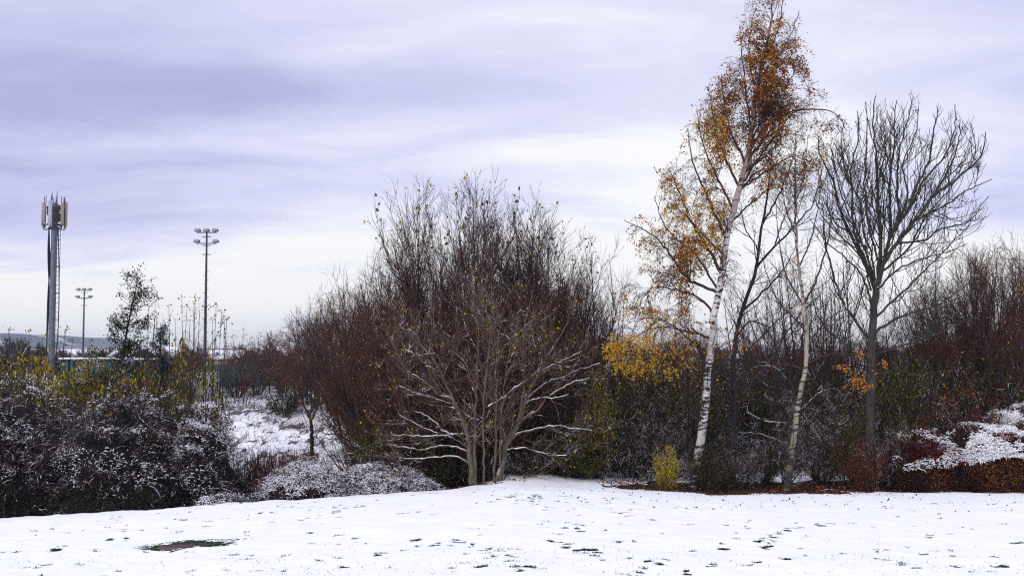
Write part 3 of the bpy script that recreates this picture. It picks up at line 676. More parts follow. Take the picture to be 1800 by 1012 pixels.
def build_screen():
    d = 104; xa, xb = X(392, d), X(640, d); zt = P(400, 651, d)[2]; z0 = h1((xa + xb) / 2, d)
    t = thing('windbreak_screen', 'long low teal windbreak screen with a snow topped rail beyond the snowy bank', 'screen', (xa, d, z0))
    hh = zt - z0; n = 6; w = (xb - xa) / n
    for k in range(n):
        m = MB(); m.box(((k + .5) * w, 0, hh / 2), (w - .1, .04, hh - .1)); m.build('mesh_panel', M['teal'], t)
        m = MB(); m.box((k * w, 0, hh * .75), (.09, .09, hh * 1.5)); m.build('post', M['steel_d'], t)
    m = MB(); m.box((n * w / 2, 0, hh), (n * w, .09, .07)); m.build('rail', M['steel_d'], t)
    m = MB(); m.box((n * w / 2, 0, hh + .07), (n * w, .12, .07)); m.build('snow_cover', M['snow'], t)
build_screen()

# ------------------------------------------------------------------ prototypes and the woodland mass
proto('broom_tree', **mk_broom(11)); proto('broom_tree_b', **mk_broom(12), mats=('dark', 'twig', 'l_olive'))
d_, g_, a2, a3 = mk_dome(21, 7, 5.4); lp_ = pick_pts(g_, a3, .35, .3, .05); proto('dome_tree', **d_, leaves=(lp_, .07), mats=('dark', 'twig', 'l_copper'))
d_, g_, a2, a3 = mk_dome(22, 7, 5.4, 1.05); lp_ = pick_pts(g_, a3, .22, .3, .05); proto('dome_tree_b', **d_, leaves=(lp_, .075), mats=('dark', 'twig_red', 'l_yellow'))
d_, g_, a2, a3 = mk_dome(23, 6, 5.0, .9); lp_ = pick_pts(g_, a3, 2.6, .1, .06); proto('rusty_tree', **d_, leaves=(lp_, .08), mats=('dark', 'twig_red', 'l_rust'))
BELT = None
d_, g_, a2, a3 = mk_dome(24, 6, 4.6, .62); proto('open_tree', **d_, mats=('dark', 'twig'))
proto('dark_shrub', **mk_shrub(31, 3.6, 3.8, 22.0, .085), mats=('dark', 'twig', 'l_dark'))
proto('tangle_shrub', **mk_tangle(36), mats=('dark', 'twig_snow', 'l_copper'))
proto('green_shrub', **mk_shrub(32, 3.4, 3.4, 20.0, .08), mats=('dark', 'twig', 'l_green'))
proto('copper_shrub', **mk_shrub(33, 3.0, 3.2, 16.0, .075), mats=('dark', 'twig', 'l_copper'))
proto('yellow_shrub', **mk_shrub(34, 3.0, 3.0, 14.0, .10), mats=('dark', 'twig', 'l_yellow'))
proto('olive_shrub', **mk_shrub(35, 3.0, 3.2, 18.0, .095), mats=('dark', 'twig_snow', 'l_olive'))

def zone(px):
    for lim, z in ((760, 'beneath the left part of the central thicket'), (1000, 'beneath the right part of the central thicket'), (1200, 'between central thicket and golden birch'), (1350, 'behind the golden birch trunk'), (1500, 'behind the slim leaning birch'), (1640, 'beneath the vase shaped tree')):
        if px < lim: return z
    return 'behind the hedge at the right'
KIND = dict(tangle_shrub='bare tangled snow dusted shrub', green_shrub='green leafed dark shrub', dark_shrub='near black leafy shrub')
# leaders of the central mass
for px, d, top, w, lab in [(748, 43.5, 303, 250, 'upright bare tree with leaves left at its twig tips, left peak of the central thicket'),
                           (826, 42.5, 294, 250, 'tallest upright bare tree of the central thicket with olive leaf tufts on top'),
                           (888, 44.0, 316, 250, 'upright bare tree just right of the tallest peak of the central thicket'),
                           (938, 43.0, 342, 260, 'bare tree with slender rising twigs on the right shoulder of the central thicket')]:
    place('broom_tree' if px != 888 else 'broom_tree_b', 'sycamore_tree', px, d, top, w, lab, 'tree')
place('broom_tree', 'sycamore_tree', 712, 45.5, 372, 230, 'bare tree on the lower left flank of the central thicket peaks', 'tree')
place('broom_tree', 'sycamore_tree', 962, 45.5, 365, 260, 'bare tree between the right shoulder and the lowest right tree of the thicket', 'tree')
place('broom_tree_b', 'sycamore_tree', 788, 46.5, 335, 260, 'bare tree set back between the two left peaks of the central thicket', 'tree')
place('broom_tree_b', 'sycamore_tree', 995, 44.5, 400, 230, 'lowest spreading bare tree at the right edge of the central thicket', 'tree')
DM = [('dome_tree', 728, 46, 372, 220, 'dense bare tree filling the left side of the central thicket crown'), ('dome_tree_b', 850, 46, 352, 240, 'dense reddish bare tree filling the middle of the central thicket crown'), ('dome_tree', 945, 46, 378, 230, 'dense bare tree filling the right side of the central thicket crown'),
      ('dome_tree', 560, 65, 512, 170, 'small round bare tree rising behind the snowy bank at the left end of the thicket'), ('dome_tree_b', 528, 74, 548, 150, 'low reddish bare tree behind the snowy bank, just left of the thicket'),
      ('dome_tree', 700, 44.5, 425, 300, 'round bare tree on the left shoulder of the central thicket below the left peak'),
      ('dome_tree_b', 640, 45.5, 440, 270, 'rounded reddish twigged tree left of centre, second from the left end of the thicket'),
      ('dome_tree', 592, 62, 492, 210, 'dense purple twigged tree at the left end of the thicket skyline'),
      ('rusty_tree', 548, 68.0, 540, 150, 'low tree with rusty orange leaves at the left end of the thicket'),
      ('dome_tree_b', 500, 80.0, 572, 150, 'low fine twigged scrub tree right of the snowy bank top')]
for pn, px, d, top, w, lab in DM: place(pn, 'thicket_tree', px, d, top, w, lab, 'tree')
FILL = [(660, 47, 465, 230), (602, 66, 495, 190), (680, 46, 450, 260), (1000, 44, 470, 230), (675, 42, 505, 240), (740, 41.5, 480, 280), (800, 42, 470, 280), (860, 41.2, 465, 280), (920, 42, 470, 280), (970, 42, 480, 260), (1010, 44, 520, 200), (700, 40.8, 560, 280), (780, 40.6, 545, 280),
        (900, 40.7, 545, 280), (985, 41, 560, 240), (690, 41.5, 600, 200), (820, 46, 430, 300), (1015, 46, 470, 200), (1040, 45, 560, 170), (900, 47, 440, 300), (760, 47, 440, 300), (690, 48, 480, 300), (960, 47, 460, 260)]
for i, (px, d, top, w) in enumerate(FILL):
    place(('dome_tree', 'dome_tree_b')[i % 2], 'thicket_tree', px, d, top, w, ('dark brown', 'reddish')[i % 2] + ' twigged bare tree within the ' + ('left part', 'middle', 'right part')[(px > 760) + (px > 900)] + ' of the central thicket', 'tree', ('dark brown', 'reddish')[i % 2] + ' bare trees in the ' + ('left', 'middle', 'right')[(px > 760) + (px > 900)] + ' of the central thicket')
UND = [(672, 42.5, 745, 110), (675, 41, 700, 140), (710, 41.5, 680, 180), (770, 42, 670, 190), (840, 41.5, 660, 190), (910, 41.5, 655, 190), (980, 41.5, 650, 190), (1040, 42, 640, 180), (1090, 43, 650, 170), (1140, 43.5, 660, 170),
       (680, 40, 760, 140), (740, 39.8, 770, 150), (930, 39.9, 760, 150), (1000, 40.2, 740, 150), (1060, 40.8, 720, 150), (1110, 41, 730, 140), (1160, 43, 660, 170), (1210, 44, 650, 170), (1270, 44.5, 640, 180), (1330, 45, 640, 180), (1390, 45.5, 640, 180),
       (1450, 45, 640, 180), (1510, 44, 630, 190), (1570, 43.5, 620, 190), (1630, 43, 610, 200), (1700, 43, 600, 200), (1770, 43, 590, 200), (1830, 43, 590, 200), (1290, 42.2, 730, 120), (1350, 46.0, 700, 130), (1460, 44.5, 710, 130), (1240, 42.0, 720, 140), (1180, 41.6, 730, 130), (620, 68, 630, 150), (670, 56, 600, 150), (1020, 50, 600, 200), (1100, 52, 610, 200), (1200, 54, 610, 220), (1300, 56, 615, 220), (1400, 56, 615, 220), (1500, 54, 610, 220)]
for i, (px, d, top, w) in enumerate(UND):
    pn = ('tangle_shrub', 'green_shrub', 'tangle_shrub', 'dark_shrub')[i % 4]; place(pn, 'undergrowth_shrub', px, d, top, w, KIND[pn] + ' ' + zone(px), 'shrub', KIND[pn] + 's ' + zone(px))
for px, d, top, w in [(650, 39.4, 735, 90), (1020, 40.0, 765, 120), (1050, 40.3, 640, 110), (935, 40.2, 800, 100)]:
    place('green_shrub' if px != 1050 else 'olive_shrub', 'leafy_shrub', px, d, top, w, {650: 'green leafed bush at the left foot of the central thicket above the brambles', 1020: 'low green leafed bush right of the snow limbed tree', 1050: 'taller olive leafed bush between the central thicket and the golden birch', 935: 'lowest green bush beside the right trunk of the snow limbed tree'}[px], 'shrub')
place('open_tree', 'slender_tree', 1068, 55, 418, 150, 'slender open bare tree between the central thicket and the golden birch', 'tree')
# right hand mass
g_ = np.random.default_rng(99)
for i in range(26):
    px = 1000 + i * 32 + g_.normal() * 8; d = g_.uniform(58, 92)
    place(('dome_tree', 'dome_tree_b')[i % 2], 'belt_tree', px, d, g_.uniform(570, 600), g_.uniform(120, 160), 'bare tree in the far shelter belt seen between the birch trunks', 'tree', 'trees of the shelter belt behind the birches')
for i in range(17):
    px = 1010 + i * 50; place('dark_shrub', 'undergrowth_shrub', px, 52 + (i % 3) * 3, 608 + 14 * (i % 2), 170, 'dark leafy shrub set back ' + zone(px), 'shrub', 'dark shrubs set back ' + zone(px))
RT = [('dome_tree', 1640, 46, 450, 230), ('dome_tree_b', 1700, 48, 400, 230), ('dome_tree', 1745, 46, 395, 240), ('dome_tree_b', 1800, 47, 405, 240), ('dome_tree', 1850, 47, 390, 240), ('dome_tree', 1600, 49, 520, 220), ('dome_tree_b', 1660, 44, 540, 220), ('dome_tree', 1740, 43.5, 520, 240), ('dome_tree_b', 1815, 43.5, 500, 240)]
for i, (pn, px, d, top, w) in enumerate(RT + [('dome_tree', 1775, 50, 400, 200), ('dome_tree_b', 1720, 52, 400, 200), ('dome_tree', 1680, 50, 430, 200), ('dome_tree', 1615, 52, 480, 180), ('dome_tree_b', 1780, 45, 440, 200), ('dome_tree', 1700, 45, 480, 220)]): place(pn, 'thicket_tree', px, d, top, w, ('reddish' if pn.endswith('b') else 'dark brown') + ' bare tree massed at the right edge behind the hedge', 'tree', ('reddish' if pn.endswith('b') else 'dark brown') + ' bare trees massed at the right edge')
place('open_tree', 'thicket_tree', 1450, 50, 470, 200, 'open bare tree behind the gap between slim birch and dark vase shaped tree', 'tree')
place('open_tree', 'thicket_tree', 1345, 52, 520, 190, 'open bare tree behind the dark trunk beside the golden birch', 'tree')
place('open_tree', 'thicket_tree', 1395, 56, 430, 200, 'taller open bare tree directly behind the slim leaning birch', 'tree')
place('open_tree', 'thicket_tree', 1485, 47, 500, 200, 'low open bare tree close behind the left side of the vase shaped tree', 'tree')
place('open_tree', 'thicket_tree', 1325, 48, 480, 210, 'open bare tree overlapping the dark trunk between the birches', 'tree')
place('open_tree', 'thicket_tree', 1440, 46, 455, 220, 'finely branched bare tree filling the gap right of the slim birch', 'tree')
place('dome_tree', 'thicket_tree', 1575, 48, 470, 210, 'dense bare tree low behind the right side of the vase shaped tree', 'tree')
place('open_tree', 'thicket_tree', 1190, 52, 540, 170, 'open bare tree behind the golden hanging leaves left of the birch trunk', 'tree')

# ------------------------------------------------------------------ hand placed trees
def traced(name, label, limbs, d, mats, specs, seed, leaf=None, snow=None, conv=None, trunks=1, depth=1.0, sides=8, trunkname='trunk'):
    """limbs: (list of photo points, r0, r1); followed in 3D with their own depth drift"""
    g = np.random.default_rng(seed); cv = conv or (lambda a: a)
    base = P(*cv(limbs[0][0][0]), d); base[2] = h1(base[0], d) - .06
    t = thing(name, label, 'tree', base)
    tr = MB(); cr = MB(); allp = []; firsts = []
    for i, (pl, r0, r1) in enumerate(limbs):
        n = len(pl); L_ = 1.0
        if i < trunks: off = np.zeros(n) if i == 0 else np.linspace(0, g.normal() * .4, n)
        else:
            dir_ = g.choice([-1, 1]) * g.uniform(.15, .75) * depth; ext = sum(math.dist(cv(a), cv(b)) for a, b in zip(pl[:-1], pl[1:])) / F * d
            # start on the parent limb's own depth
            st = cv(pl[0]); best = 0; bd = 1e9
            for (q, o) in firsts:
                for a, b in zip(q, o):
                    e = math.dist(a, st)
                    if e < bd: bd = e; best = b
            off = best + np.linspace(0, 1, n) ** 1.2 * dir_ * ext
        q2 = [cv(a) for a in pl]
        # dense record for attachment
        tt = np.linspace(0, n - 1, 30); firsts.append(([(np.interp(s, range(n), [a[0] for a in q2]), np.interp(s, range(n), [a[1] for a in q2])) for s in tt], np.interp(tt, range(n), off)))
        w3 = np.array([P(a[0], a[1], d + o) for a, o in zip(q2, off)])
        if i < trunks and cv(pl[0])[1] > 830: w3[0, 2] = min(w3[0, 2], h1(w3[0, 0], w3[0, 1]) - .06)
        w3 = w3 - base; m_ = 22
        pts, rad = resample(w3, [r0, (r0 + r1) / 2, r1], m_)
        if i < trunks and cv(pl[0])[1] > 830: rad = rad * (1 + .55 * np.exp(-np.arange(m_) / .9))
        pts[1:-1] += g.normal(size=(m_ - 2, 3)) * min(.02, r0 * .3 + .005)
        (tr if i < trunks else cr).tubes(pts, rad, sides if i < trunks else 5)
        allp.append((pts, rad))
    par = (np.stack([a for a, b in allp]), np.stack([b for a, b in allp]))
    tro = tr.build(trunkname, M[mats[0]], t, True)
    lv = [par]
    for sp in specs:
        src = lv[sp.pop('src', -1)]; lv.append(sub(g, src, **sp))
    for p_, r_ in lv[1:]: cr.tubes(p_, r_, 3)
    cr.build('crown', M[mats[1]], t)
    if leaf is not None:
        mb = MB(); 
        for (lvl, per, size, keep, sel) in leaf:
            lp = pick_pts(g, lv[lvl], per, .15, .05, (lambda q, r: keep(q + base, r)) if keep else None)
            mb.leaves(lp, size, g, None if sel is None else sel(lp + base, g))
        mb.build('leaves', M[mats[2]], t)
    if snow is not None:
        mb = MB()
        for i in snow:
            p_, r_ = allp[i]
            tt = np.gradient(p_, axis=0); sl = np.abs(nrm(tt)[:, 2])
            k = np.clip(1.25 - sl, 0.0, 1) * (.75 + .5 * g.random(len(p_))); w_ = np.where((sl > .86) | (noise2(np.arange(len(p_)) * .45 + i * 7.3, p_[:, 0] * 0, 3) < .22), .001, (r_ * .44 + .006) * k * (.55 + .9 * noise2(np.arange(len(p_)) * .9 + i * 3.1, p_[:, 0] * 0, 5)))
            mb.tubes(p_ + np.array([0, -.2, 1])[None] * (r_ * .75 + .002)[:, None] * 1.0, w_, 6)
        mb.build('snow_cover', M['snow'], t, True)
    return t, lv, base
Z5 = lambda a: (680 + a[0] / 2.81, 500 + a[1] / 2.81)
FL = [([(425, 990), (415, 880), (405, 800), (385, 700), (345, 610), (320, 550), (285, 470), (250, 400), (190, 320), (130, 230)], .105, .016),
      ([(432, 985), (432, 850), (437, 700), (440, 600), (447, 500), (447, 350), (455, 230), (440, 100)], .08, .014),
      ([(550, 985), (570, 880), (590, 790), (650, 680), (680, 590), (730, 470), (790, 370), (840, 280), (900, 180)], .115, .016),
      ([(652, 682), (665, 560), (675, 450), (670, 350), (675, 250), (700, 120), (720, 30)], .055, .012),
      ([(480, 980), (478, 800), (480, 600), (500, 350), (520, 200)], .06, .015), ([(530, 980), (538, 800), (540, 600), (540, 380), (560, 200)], .06, .015), ([(565, 960), (560, 800), (570, 600), (590, 420), (620, 250)], .05, .012),
      ([(420, 780), (360, 750), (290, 730), (220, 665), (170, 635), (50, 622)], .045, .012), ([(390, 795), (340, 765), (270, 740), (180, 705), (130, 680), (60, 640)], .035, .01),
      ([(375, 735), (290, 745), (190, 748), (80, 745), (20, 740)], .04, .01), ([(400, 825), (345, 803), (240, 803), (170, 815), (60, 800), (0, 790)], .045, .012),
      ([(405, 885), (360, 855), (290, 848), (240, 852), (160, 858), (60, 855), (20, 838)], .035, .01), ([(315, 565), (250, 540), (200, 490), (160, 460), (110, 430), (40, 350)], .04, .01),
      ([(455, 670), (400, 650), (350, 600), (320, 560)], .035, .02), ([(310, 530), (275, 470), (240, 420), (200, 400), (130, 340)], .035, .01), ([(280, 410), (235, 340), (170, 350), (90, 320)], .03, .01),
      ([(440, 520), (410, 450), (390, 390), (340, 340), (300, 250)], .035, .01), ([(590, 800), (640, 745), (720, 720), (800, 700), (870, 700), (930, 710), (1010, 720)], .05, .01),
      ([(590, 815), (690, 808), (750, 830), (830, 845), (890, 840)], .035, .01), ([(655, 680), (700, 645), (740, 620), (790, 560), (850, 520), (930, 480), (1000, 460)], .055, .012),
      ([(685, 570), (740, 520), (800, 480), (870, 460), (940, 425), (1050, 390)], .045, .012), ([(500, 600), (570, 560), (620, 520), (680, 480), (730, 440), (760, 400), (760, 340)], .035, .012),
      ([(790, 360), (775, 310), (760, 270), (745, 200)], .03, .01), ([(660, 380), (625, 320), (600, 260), (560, 240), (530, 170)], .03, .01), ([(740, 440), (710, 390), (680, 330)], .025, .01), ([(690, 580), (760, 560), (830, 560), (900, 540)], .03, .01),
      ([(530, 865), (550, 830), (550, 800)], .02, .01), ([(560, 985), (650, 960), (690, 930)], .02, .01), ([(800, 700), (850, 730), (900, 735)], .02, .008), ([(430, 770), (470, 700), (500, 690)], .02, .01), ([(440, 700), (500, 640), (520, 560)], .025, .01),
      ([(445, 440), (500, 370), (560, 330)], .025, .01), ([(450, 330), (400, 240), (370, 150)], .025, .01), ([(450, 300), (500, 200), (520, 90)], .025, .01), ([(345, 600), (230, 560), (150, 540), (60, 500)], .03, .01), ([(700, 520), (760, 430), (860, 380), (960, 330)], .03, .01)]
traced('snow_limbed_tree', 'many trunked bare tree before the thicket with snow along its low limbs', [(a, b * (1 if b > .07 else .8), c) for a, b, c in FL], 38.4, ('front', 'frontwig', 'l_yellow'),
       [dict(dens=2.9, L=1.55, ang=40, t0=.15, K=7, wander=.10, up=.06, rr=.5, rmin=.011, rmax=.024, prof=lambda t: .8 + .3 * t), dict(dens=4.4, L=.75, ang=40, t0=.08, K=5, wander=.12, up=.06, rr=.6, rmin=.008, rmax=.013), dict(dens=4.6, L=.36, ang=38, t0=.2, K=3, wander=.1, up=.06, rr=.7, rmin=.005, rmax=.008)],
       41, leaf=[(-1, .55, .09, None, None)], snow=range(7, len(FL)), conv=Z5, trunks=4, depth=.7)

ZA = lambda a: (1400 + a[0] / 2.6625, 120 + a[1] / 2.6625) if a[2:] == () else (a[0], a[1])
AL = [([(1527, 862, 1), (1530, 700, 1), (1532, 610, 1), (1536, 540, 1), (1540, 505, 1)], .20, .12)]
for pl, r0, r1 in [([(365, 1030), (330, 930), (290, 850), (250, 770), (210, 680), (190, 600), (160, 500), (110, 400), (100, 300)], .10, .02), ([(335, 940), (300, 850), (265, 740), (262, 600), (255, 460), (290, 330), (285, 200)], .07, .018),
                   ([(375, 1020), (395, 840), (385, 700), (375, 500), (370, 400), (360, 280), (370, 130)], .11, .018), ([(385, 1010), (410, 880), (435, 790), (435, 600), (440, 480), (460, 350), (455, 230), (470, 150)], .10, .018),
                   ([(435, 800), (480, 720), (530, 650), (560, 560), (620, 420), (640, 300), (660, 190)], .08, .018), ([(385, 1000), (410, 900), (480, 800), (560, 710), (640, 600), (740, 530), (800, 480), (870, 400), (885, 300)], .11, .018),
                   ([(480, 720), (470, 500), (480, 400), (510, 270), (550, 130)], .06, .018), ([(560, 710), (700, 640), (800, 570), (870, 540), (915, 520)], .05, .016), ([(640, 600), (700, 500), (760, 350), (765, 240)], .05, .016),
                   ([(470, 820), (600, 800), (680, 750), (800, 720), (900, 600)], .05, .016), ([(540, 640), (600, 520), (700, 400), (740, 280), (742, 170)], .05, .016), ([(365, 1000), (350, 860), (310, 760), (300, 640), (225, 480), (215, 330), (222, 260)], .05, .016), ([(435, 790), (520, 600), (500, 450), (560, 300), (570, 190)], .05, .014), ([(250, 770), (180, 720), (130, 620), (90, 560)], .04, .012), ([(380, 900), (330, 700), (320, 500), (330, 320), (325, 160)], .05, .016), ([(740, 530), (830, 430), (820, 260)], .03, .014), ([(352, 1090), (300, 960), (220, 880), (130, 800), (60, 700)], .05, .014), ([(365, 1060), (450, 960), (560, 900), (700, 860), (800, 820)], .05, .014), ([(350, 1040), (310, 900), (200, 780), (120, 690), (80, 600)], .045, .014), ([(400, 950), (520, 850), (600, 700), (720, 560), (790, 420)], .055, .014), ([(370, 990), (300, 800), (230, 640), (180, 480), (165, 380)], .055, .014)]: AL.append((pl, r0 * .8, r1 * .85))
AL += [([(1538, 585, 1), (1575, 560, 1), (1620, 545, 1), (1680, 515, 1), (1730, 470, 1)], .055, .015), ([(1535, 625, 1), (1590, 605, 1), (1650, 585, 1), (1700, 560, 1)], .045, .012), ([(1532, 600, 1), (1500, 560, 1), (1470, 500, 1), (1450, 420, 1), (1445, 350, 1)], .06, .014),
       ([(1532, 640, 1), (1480, 600, 1), (1440, 560, 1), (1425, 500, 1)], .045, .012), ([(1536, 560, 1), (1600, 500, 1), (1660, 440, 1), (1700, 400, 1)], .045, .014), ([(1532, 660, 1), (1570, 650, 1), (1620, 660, 1)], .03, .01)]
ashenv = None
ashenv = ell(1.35, 0, 9.3, 3.45, 3.6, 4.95)
traced('ash_tree', 'dark bare vase shaped tree with thick upturned twigs, tall at the right', AL, 39.2, ('ash', 'ash', 'l_olive'),
       [dict(dens=2.7, L=2.1, ang=44, t0=.12, K=8, wander=.05, up=.15, rr=.55, rmin=.015, rmax=.027, tip=.4, prof=lambda t: 1.15 - .65 * t, env=ashenv), dict(dens=2.7, L=.95, ang=48, t0=.1, K=7, wander=.07, up=.18, rr=.65, rmin=.010, rmax=.016, tip=.55, env=ashenv), dict(dens=3.0, L=.36, ang=48, t0=.15, K=4, wander=.09, up=.22, rr=.8, rmin=.0072, rmax=.010, tip=.8)],
       42, leaf=[(-1, .02, .10, None, None)], conv=ZA, trunks=1, depth=.9, snow=[14, 15])

BL = [([(1220, 866), (1227, 800), (1238, 730), (1243, 680), (1250, 600), (1258, 540), (1268, 480), (1277, 420), (1290, 370)], .155, .10),
      ([(1289, 375), (1300, 330), (1312, 290), (1322, 230), (1328, 180), (1340, 110), (1352, 50), (1362, -10), (1368, -45)], .11, .018)]
for pl, r0, r1 in [([(1257, 555), (1230, 525), (1190, 510), (1150, 505), (1125, 530)], .05, .012), ([(1263, 515), (1210, 490), (1165, 430), (1125, 400), (1098, 388)], .06, .012), ([(1268, 480), (1240, 430), (1215, 390), (1190, 330), (1178, 300)], .06, .012),
                   ([(1278, 420), (1245, 350), (1220, 290), (1208, 225)], .055, .012), ([(1300, 330), (1272, 270), (1252, 200), (1245, 150)], .05, .01), ([(1312, 290), (1285, 230), (1270, 160), (1268, 130)], .045, .01),
                   ([(1322, 235), (1312, 170), (1305, 100), (1300, 45)], .04, .01), ([(1305, 320), (1340, 270), (1370, 230), (1400, 195), (1418, 190)], .05, .01), ([(1316, 280), (1360, 220), (1385, 150), (1405, 110)], .045, .01),
                   ([(1330, 170), (1365, 110), (1390, 60), (1405, 20)], .035, .01), ([(1300, 335), (1350, 300), (1400, 275), (1430, 290)], .045, .01), ([(1243, 690), (1200, 650), (1155, 625), (1110, 615), (1085, 630)], .045, .01),
                   ([(1252, 595), (1200, 580), (1150, 575), (1105, 600)], .05, .01), ([(1322, 250), (1370, 205), (1430, 192), (1470, 200), (1488, 230)], .05, .01), ([(1245, 640), (1215, 625), (1185, 640), (1170, 670)], .03, .008), ([(1248, 615), (1205, 605), (1165, 610), (1135, 640)], .03, .008), ([(1244, 670), (1220, 655), (1200, 665), (1195, 690)], .025, .008),
                   ([(1285, 390), (1330, 350), (1360, 330), (1385, 350)], .04, .01), ([(1340, 110), (1365, 60), (1375, 10), (1380, -30)], .03, .01), ([(1330, 160), (1318, 110), (1320, 50), (1330, 5)], .03, .01), ([(1318, 260), (1350, 180), (1385, 110), (1400, 70)], .04, .01), ([(1262, 510), (1225, 450), (1170, 400), (1150, 345)], .045, .01),
                   ([(1272, 450), (1225, 400), (1195, 370), (1180, 360)], .04, .01), ([(1245, 640), (1215, 600), (1180, 570), (1130, 560), (1105, 590)], .04, .01), ([(1308, 305), (1350, 270), (1385, 235), (1410, 240)], .04, .01), ([(1303, 330), (1335, 300), (1370, 300), (1400, 330)], .04, .01), ([(1316, 270), (1340, 230), (1370, 200), (1405, 205)], .035, .01), ([(1290, 370), (1255, 300), (1235, 250), (1225, 190)], .045, .01)]: BL.append((pl, r0, r1))
def birch_keep(p, r):
    u = 900 + F * p[:, 0] / p[:, 1]; v = 620 - F * p[:, 2] / p[:, 1]; n = len(p)
    w = np.full(n, .46)
    w[(v < 330)] = .70; w[(v < 330) & (u > 1320)] = .85; w[(v > 540) & (u < 1245)] = 1.25; w[(v > 585) & (u > 1225)] = .22; w[(u > 1428) & (v < 300)] = .9
    w[(v > 330) & (v < 560) & (u > 1290)] = .12; w *= 1 - sstep(610, 700, v + 50 * (noise2(p[:, 0] * 2.2, p[:, 1] * 2.2, 4) - .5))
    w[(v > 560) & (u < 1240)] *= .85 + .4 * noise2(p[:, 0][(v > 560) & (u < 1240)] * 1.7, p[:, 2][(v > 560) & (u < 1240)] * 1.7, 14)
    cl = fbm(p[:, 0] * 1.1 + 9, p[:, 2] * 1.1 + p[:, 1] * .7, 6, 3)
    return r.random(n) < w * (.12 + .88 * sstep(.38, .52, cl))
def birch_col(p, r):
    v = 620 - F * p[:, 2] / p[:, 1]; n = len(p)
    u = 900 + F * p[:, 0] / p[:, 1]
    return np.clip(r.beta(1.3, 2.5, n) + .38 * sstep(500, 640, v) + .2 * (1 - sstep(1230, 1330, u)) + .25 * (noise2(p[:, 0] * 1.1, p[:, 2] * 1.1, 8) - .5) * 2, 0, 1)
def birchenv(p):
    py = 866 - p[:, 2] * 50; c = np.interp(py, [0, 100, 200, 300, 400, 600], [1358, 1358, 1362, 1318, 1272, 1200]); hw = np.interp(py, [-60, 0, 100, 200, 300, 400, 600, 700], [30, 50, 70, 136, 145, 165, 150, 110])
    return ((p[:, 0] * 50 + 1220 - c) ** 2 + (p[:, 1] * 50) ** 2) < hw ** 2
bt, blv, bb = traced('birch_tree', 'tall white trunked birch with hanging golden brown leaves, highest tree in the scene', BL, 38.6, ('birch', 'birchtwig', 'l_gold'),
       [dict(dens=4.3, L=1.35, ang=42, t0=.12, K=6, wander=.08, up=.07, rr=.45, rmin=.010, rmax=.022, env=birchenv), dict(dens=5.2, L=.80, ang=50, t0=.08, K=6, wander=.07, up=.02, droop=.42, rr=.6, rmin=.0065, rmax=.010, env=birchenv), dict(dens=7.5, L=.56, ang=38, t0=.1, K=5, wander=.06, up=-.04, droop=.5, rr=.7, rmin=.0058, rmax=.008)],
       43, leaf=[(-1, 26, .080, birch_keep, birch_col), (-2, 14, .080, birch_keep, birch_col)], trunks=2, depth=.6, sides=12)
B2 = [([(1381, 872), (1391, 800), (1400, 740), (1408, 690), (1416, 640), (1418, 600), (1416, 560), (1412, 530)], .115, .06), ([(1412, 533), (1405, 480), (1400, 420), (1398, 350), (1397, 280), (1399, 230)], .06, .012)]
for pl, r0, r1 in [([(1416, 640), (1450, 625), (1490, 622), (1525, 640), (1535, 670)], .035, .010), ([(1470, 622), (1500, 630), (1515, 650), (1520, 680)], .018, .008), ([(1480, 622), (1490, 640), (1495, 670)], .018, .008), ([(1412, 535), (1440, 480), (1458, 400), (1465, 320)], .04, .01), ([(1416, 575), (1380, 545), (1350, 490), (1335, 430)], .03, .008),
                   ([(1414, 540), (1385, 490), (1370, 430), (1365, 360)], .035, .01), ([(1404, 470), (1425, 420), (1440, 350), (1445, 290)], .03, .008), ([(1400, 420), (1380, 360), (1372, 300)], .025, .008), ([(1416, 650), (1380, 640), (1340, 650), (1310, 690)], .025, .008), ([(1405, 700), (1360, 680), (1330, 690)], .02, .008), ([(1418, 610), (1455, 560), (1490, 540)], .03, .008), ([(1398, 360), (1415, 300), (1420, 240)], .02, .008)]: B2.append((pl, r0, r1))
def b2_keep(p, r):
    u = 900 + F * p[:, 0] / p[:, 1]; v = 620 - F * p[:, 2] / p[:, 1]
    return ((u > 1455) & (v > 600) & (v < 700)) | (r.random(len(p)) < .012)
traced('birch_tree', 'slim leaning birch right of the golden one, nearly bare with pale mottled trunk', B2, 38.0, ('birch2', 'birchtwig', 'l_orange'),
       [dict(dens=3.2, L=1.15, ang=42, t0=.1, K=6, wander=.08, up=.05, rr=.45, rmin=.009, rmax=.018), dict(dens=4.2, L=.65, ang=45, t0=.1, K=5, wander=.07, up=.03, droop=.15, rr=.6, rmin=.006, rmax=.009), dict(dens=3, L=.35, ang=38, t0=.1, K=4, wander=.06, up=-.02, droop=.3, rr=.7, rmin=.0045, rmax=.006)],
       44, leaf=[(-1, 26, .08, b2_keep, None), (-2, 20, .08, b2_keep, None)], trunks=2, depth=.5, sides=10)
CL = [([(1286, 866), (1289, 760), (1290, 680), (1291, 600), (1305, 545), (1325, 490), (1332, 440), (1342, 380), (1352, 320), (1358, 260)], .13, .02),
      ([(1330, 470), (1360, 435), (1395, 400), (1430, 355), (1445, 300)], .05, .012), ([(1305, 545), (1340, 515), (1380, 470), (1400, 430)], .05, .012), ([(1293, 595), (1320, 565), (1360, 580), (1390, 600)], .04, .01), ([(1340, 395), (1370, 340), (1390, 290), (1400, 240)], .04, .01), ([(1350, 640), (1380, 590), (1412, 545), (1440, 520)], .035, .02), ([(1333, 440), (1310, 400), (1300, 350)], .03, .01), ([(1290, 640), (1330, 600), (1370, 560), (1420, 520)], .035, .01), ([(1360, 435), (1380, 380), (1410, 330), (1415, 290)], .03, .01)]
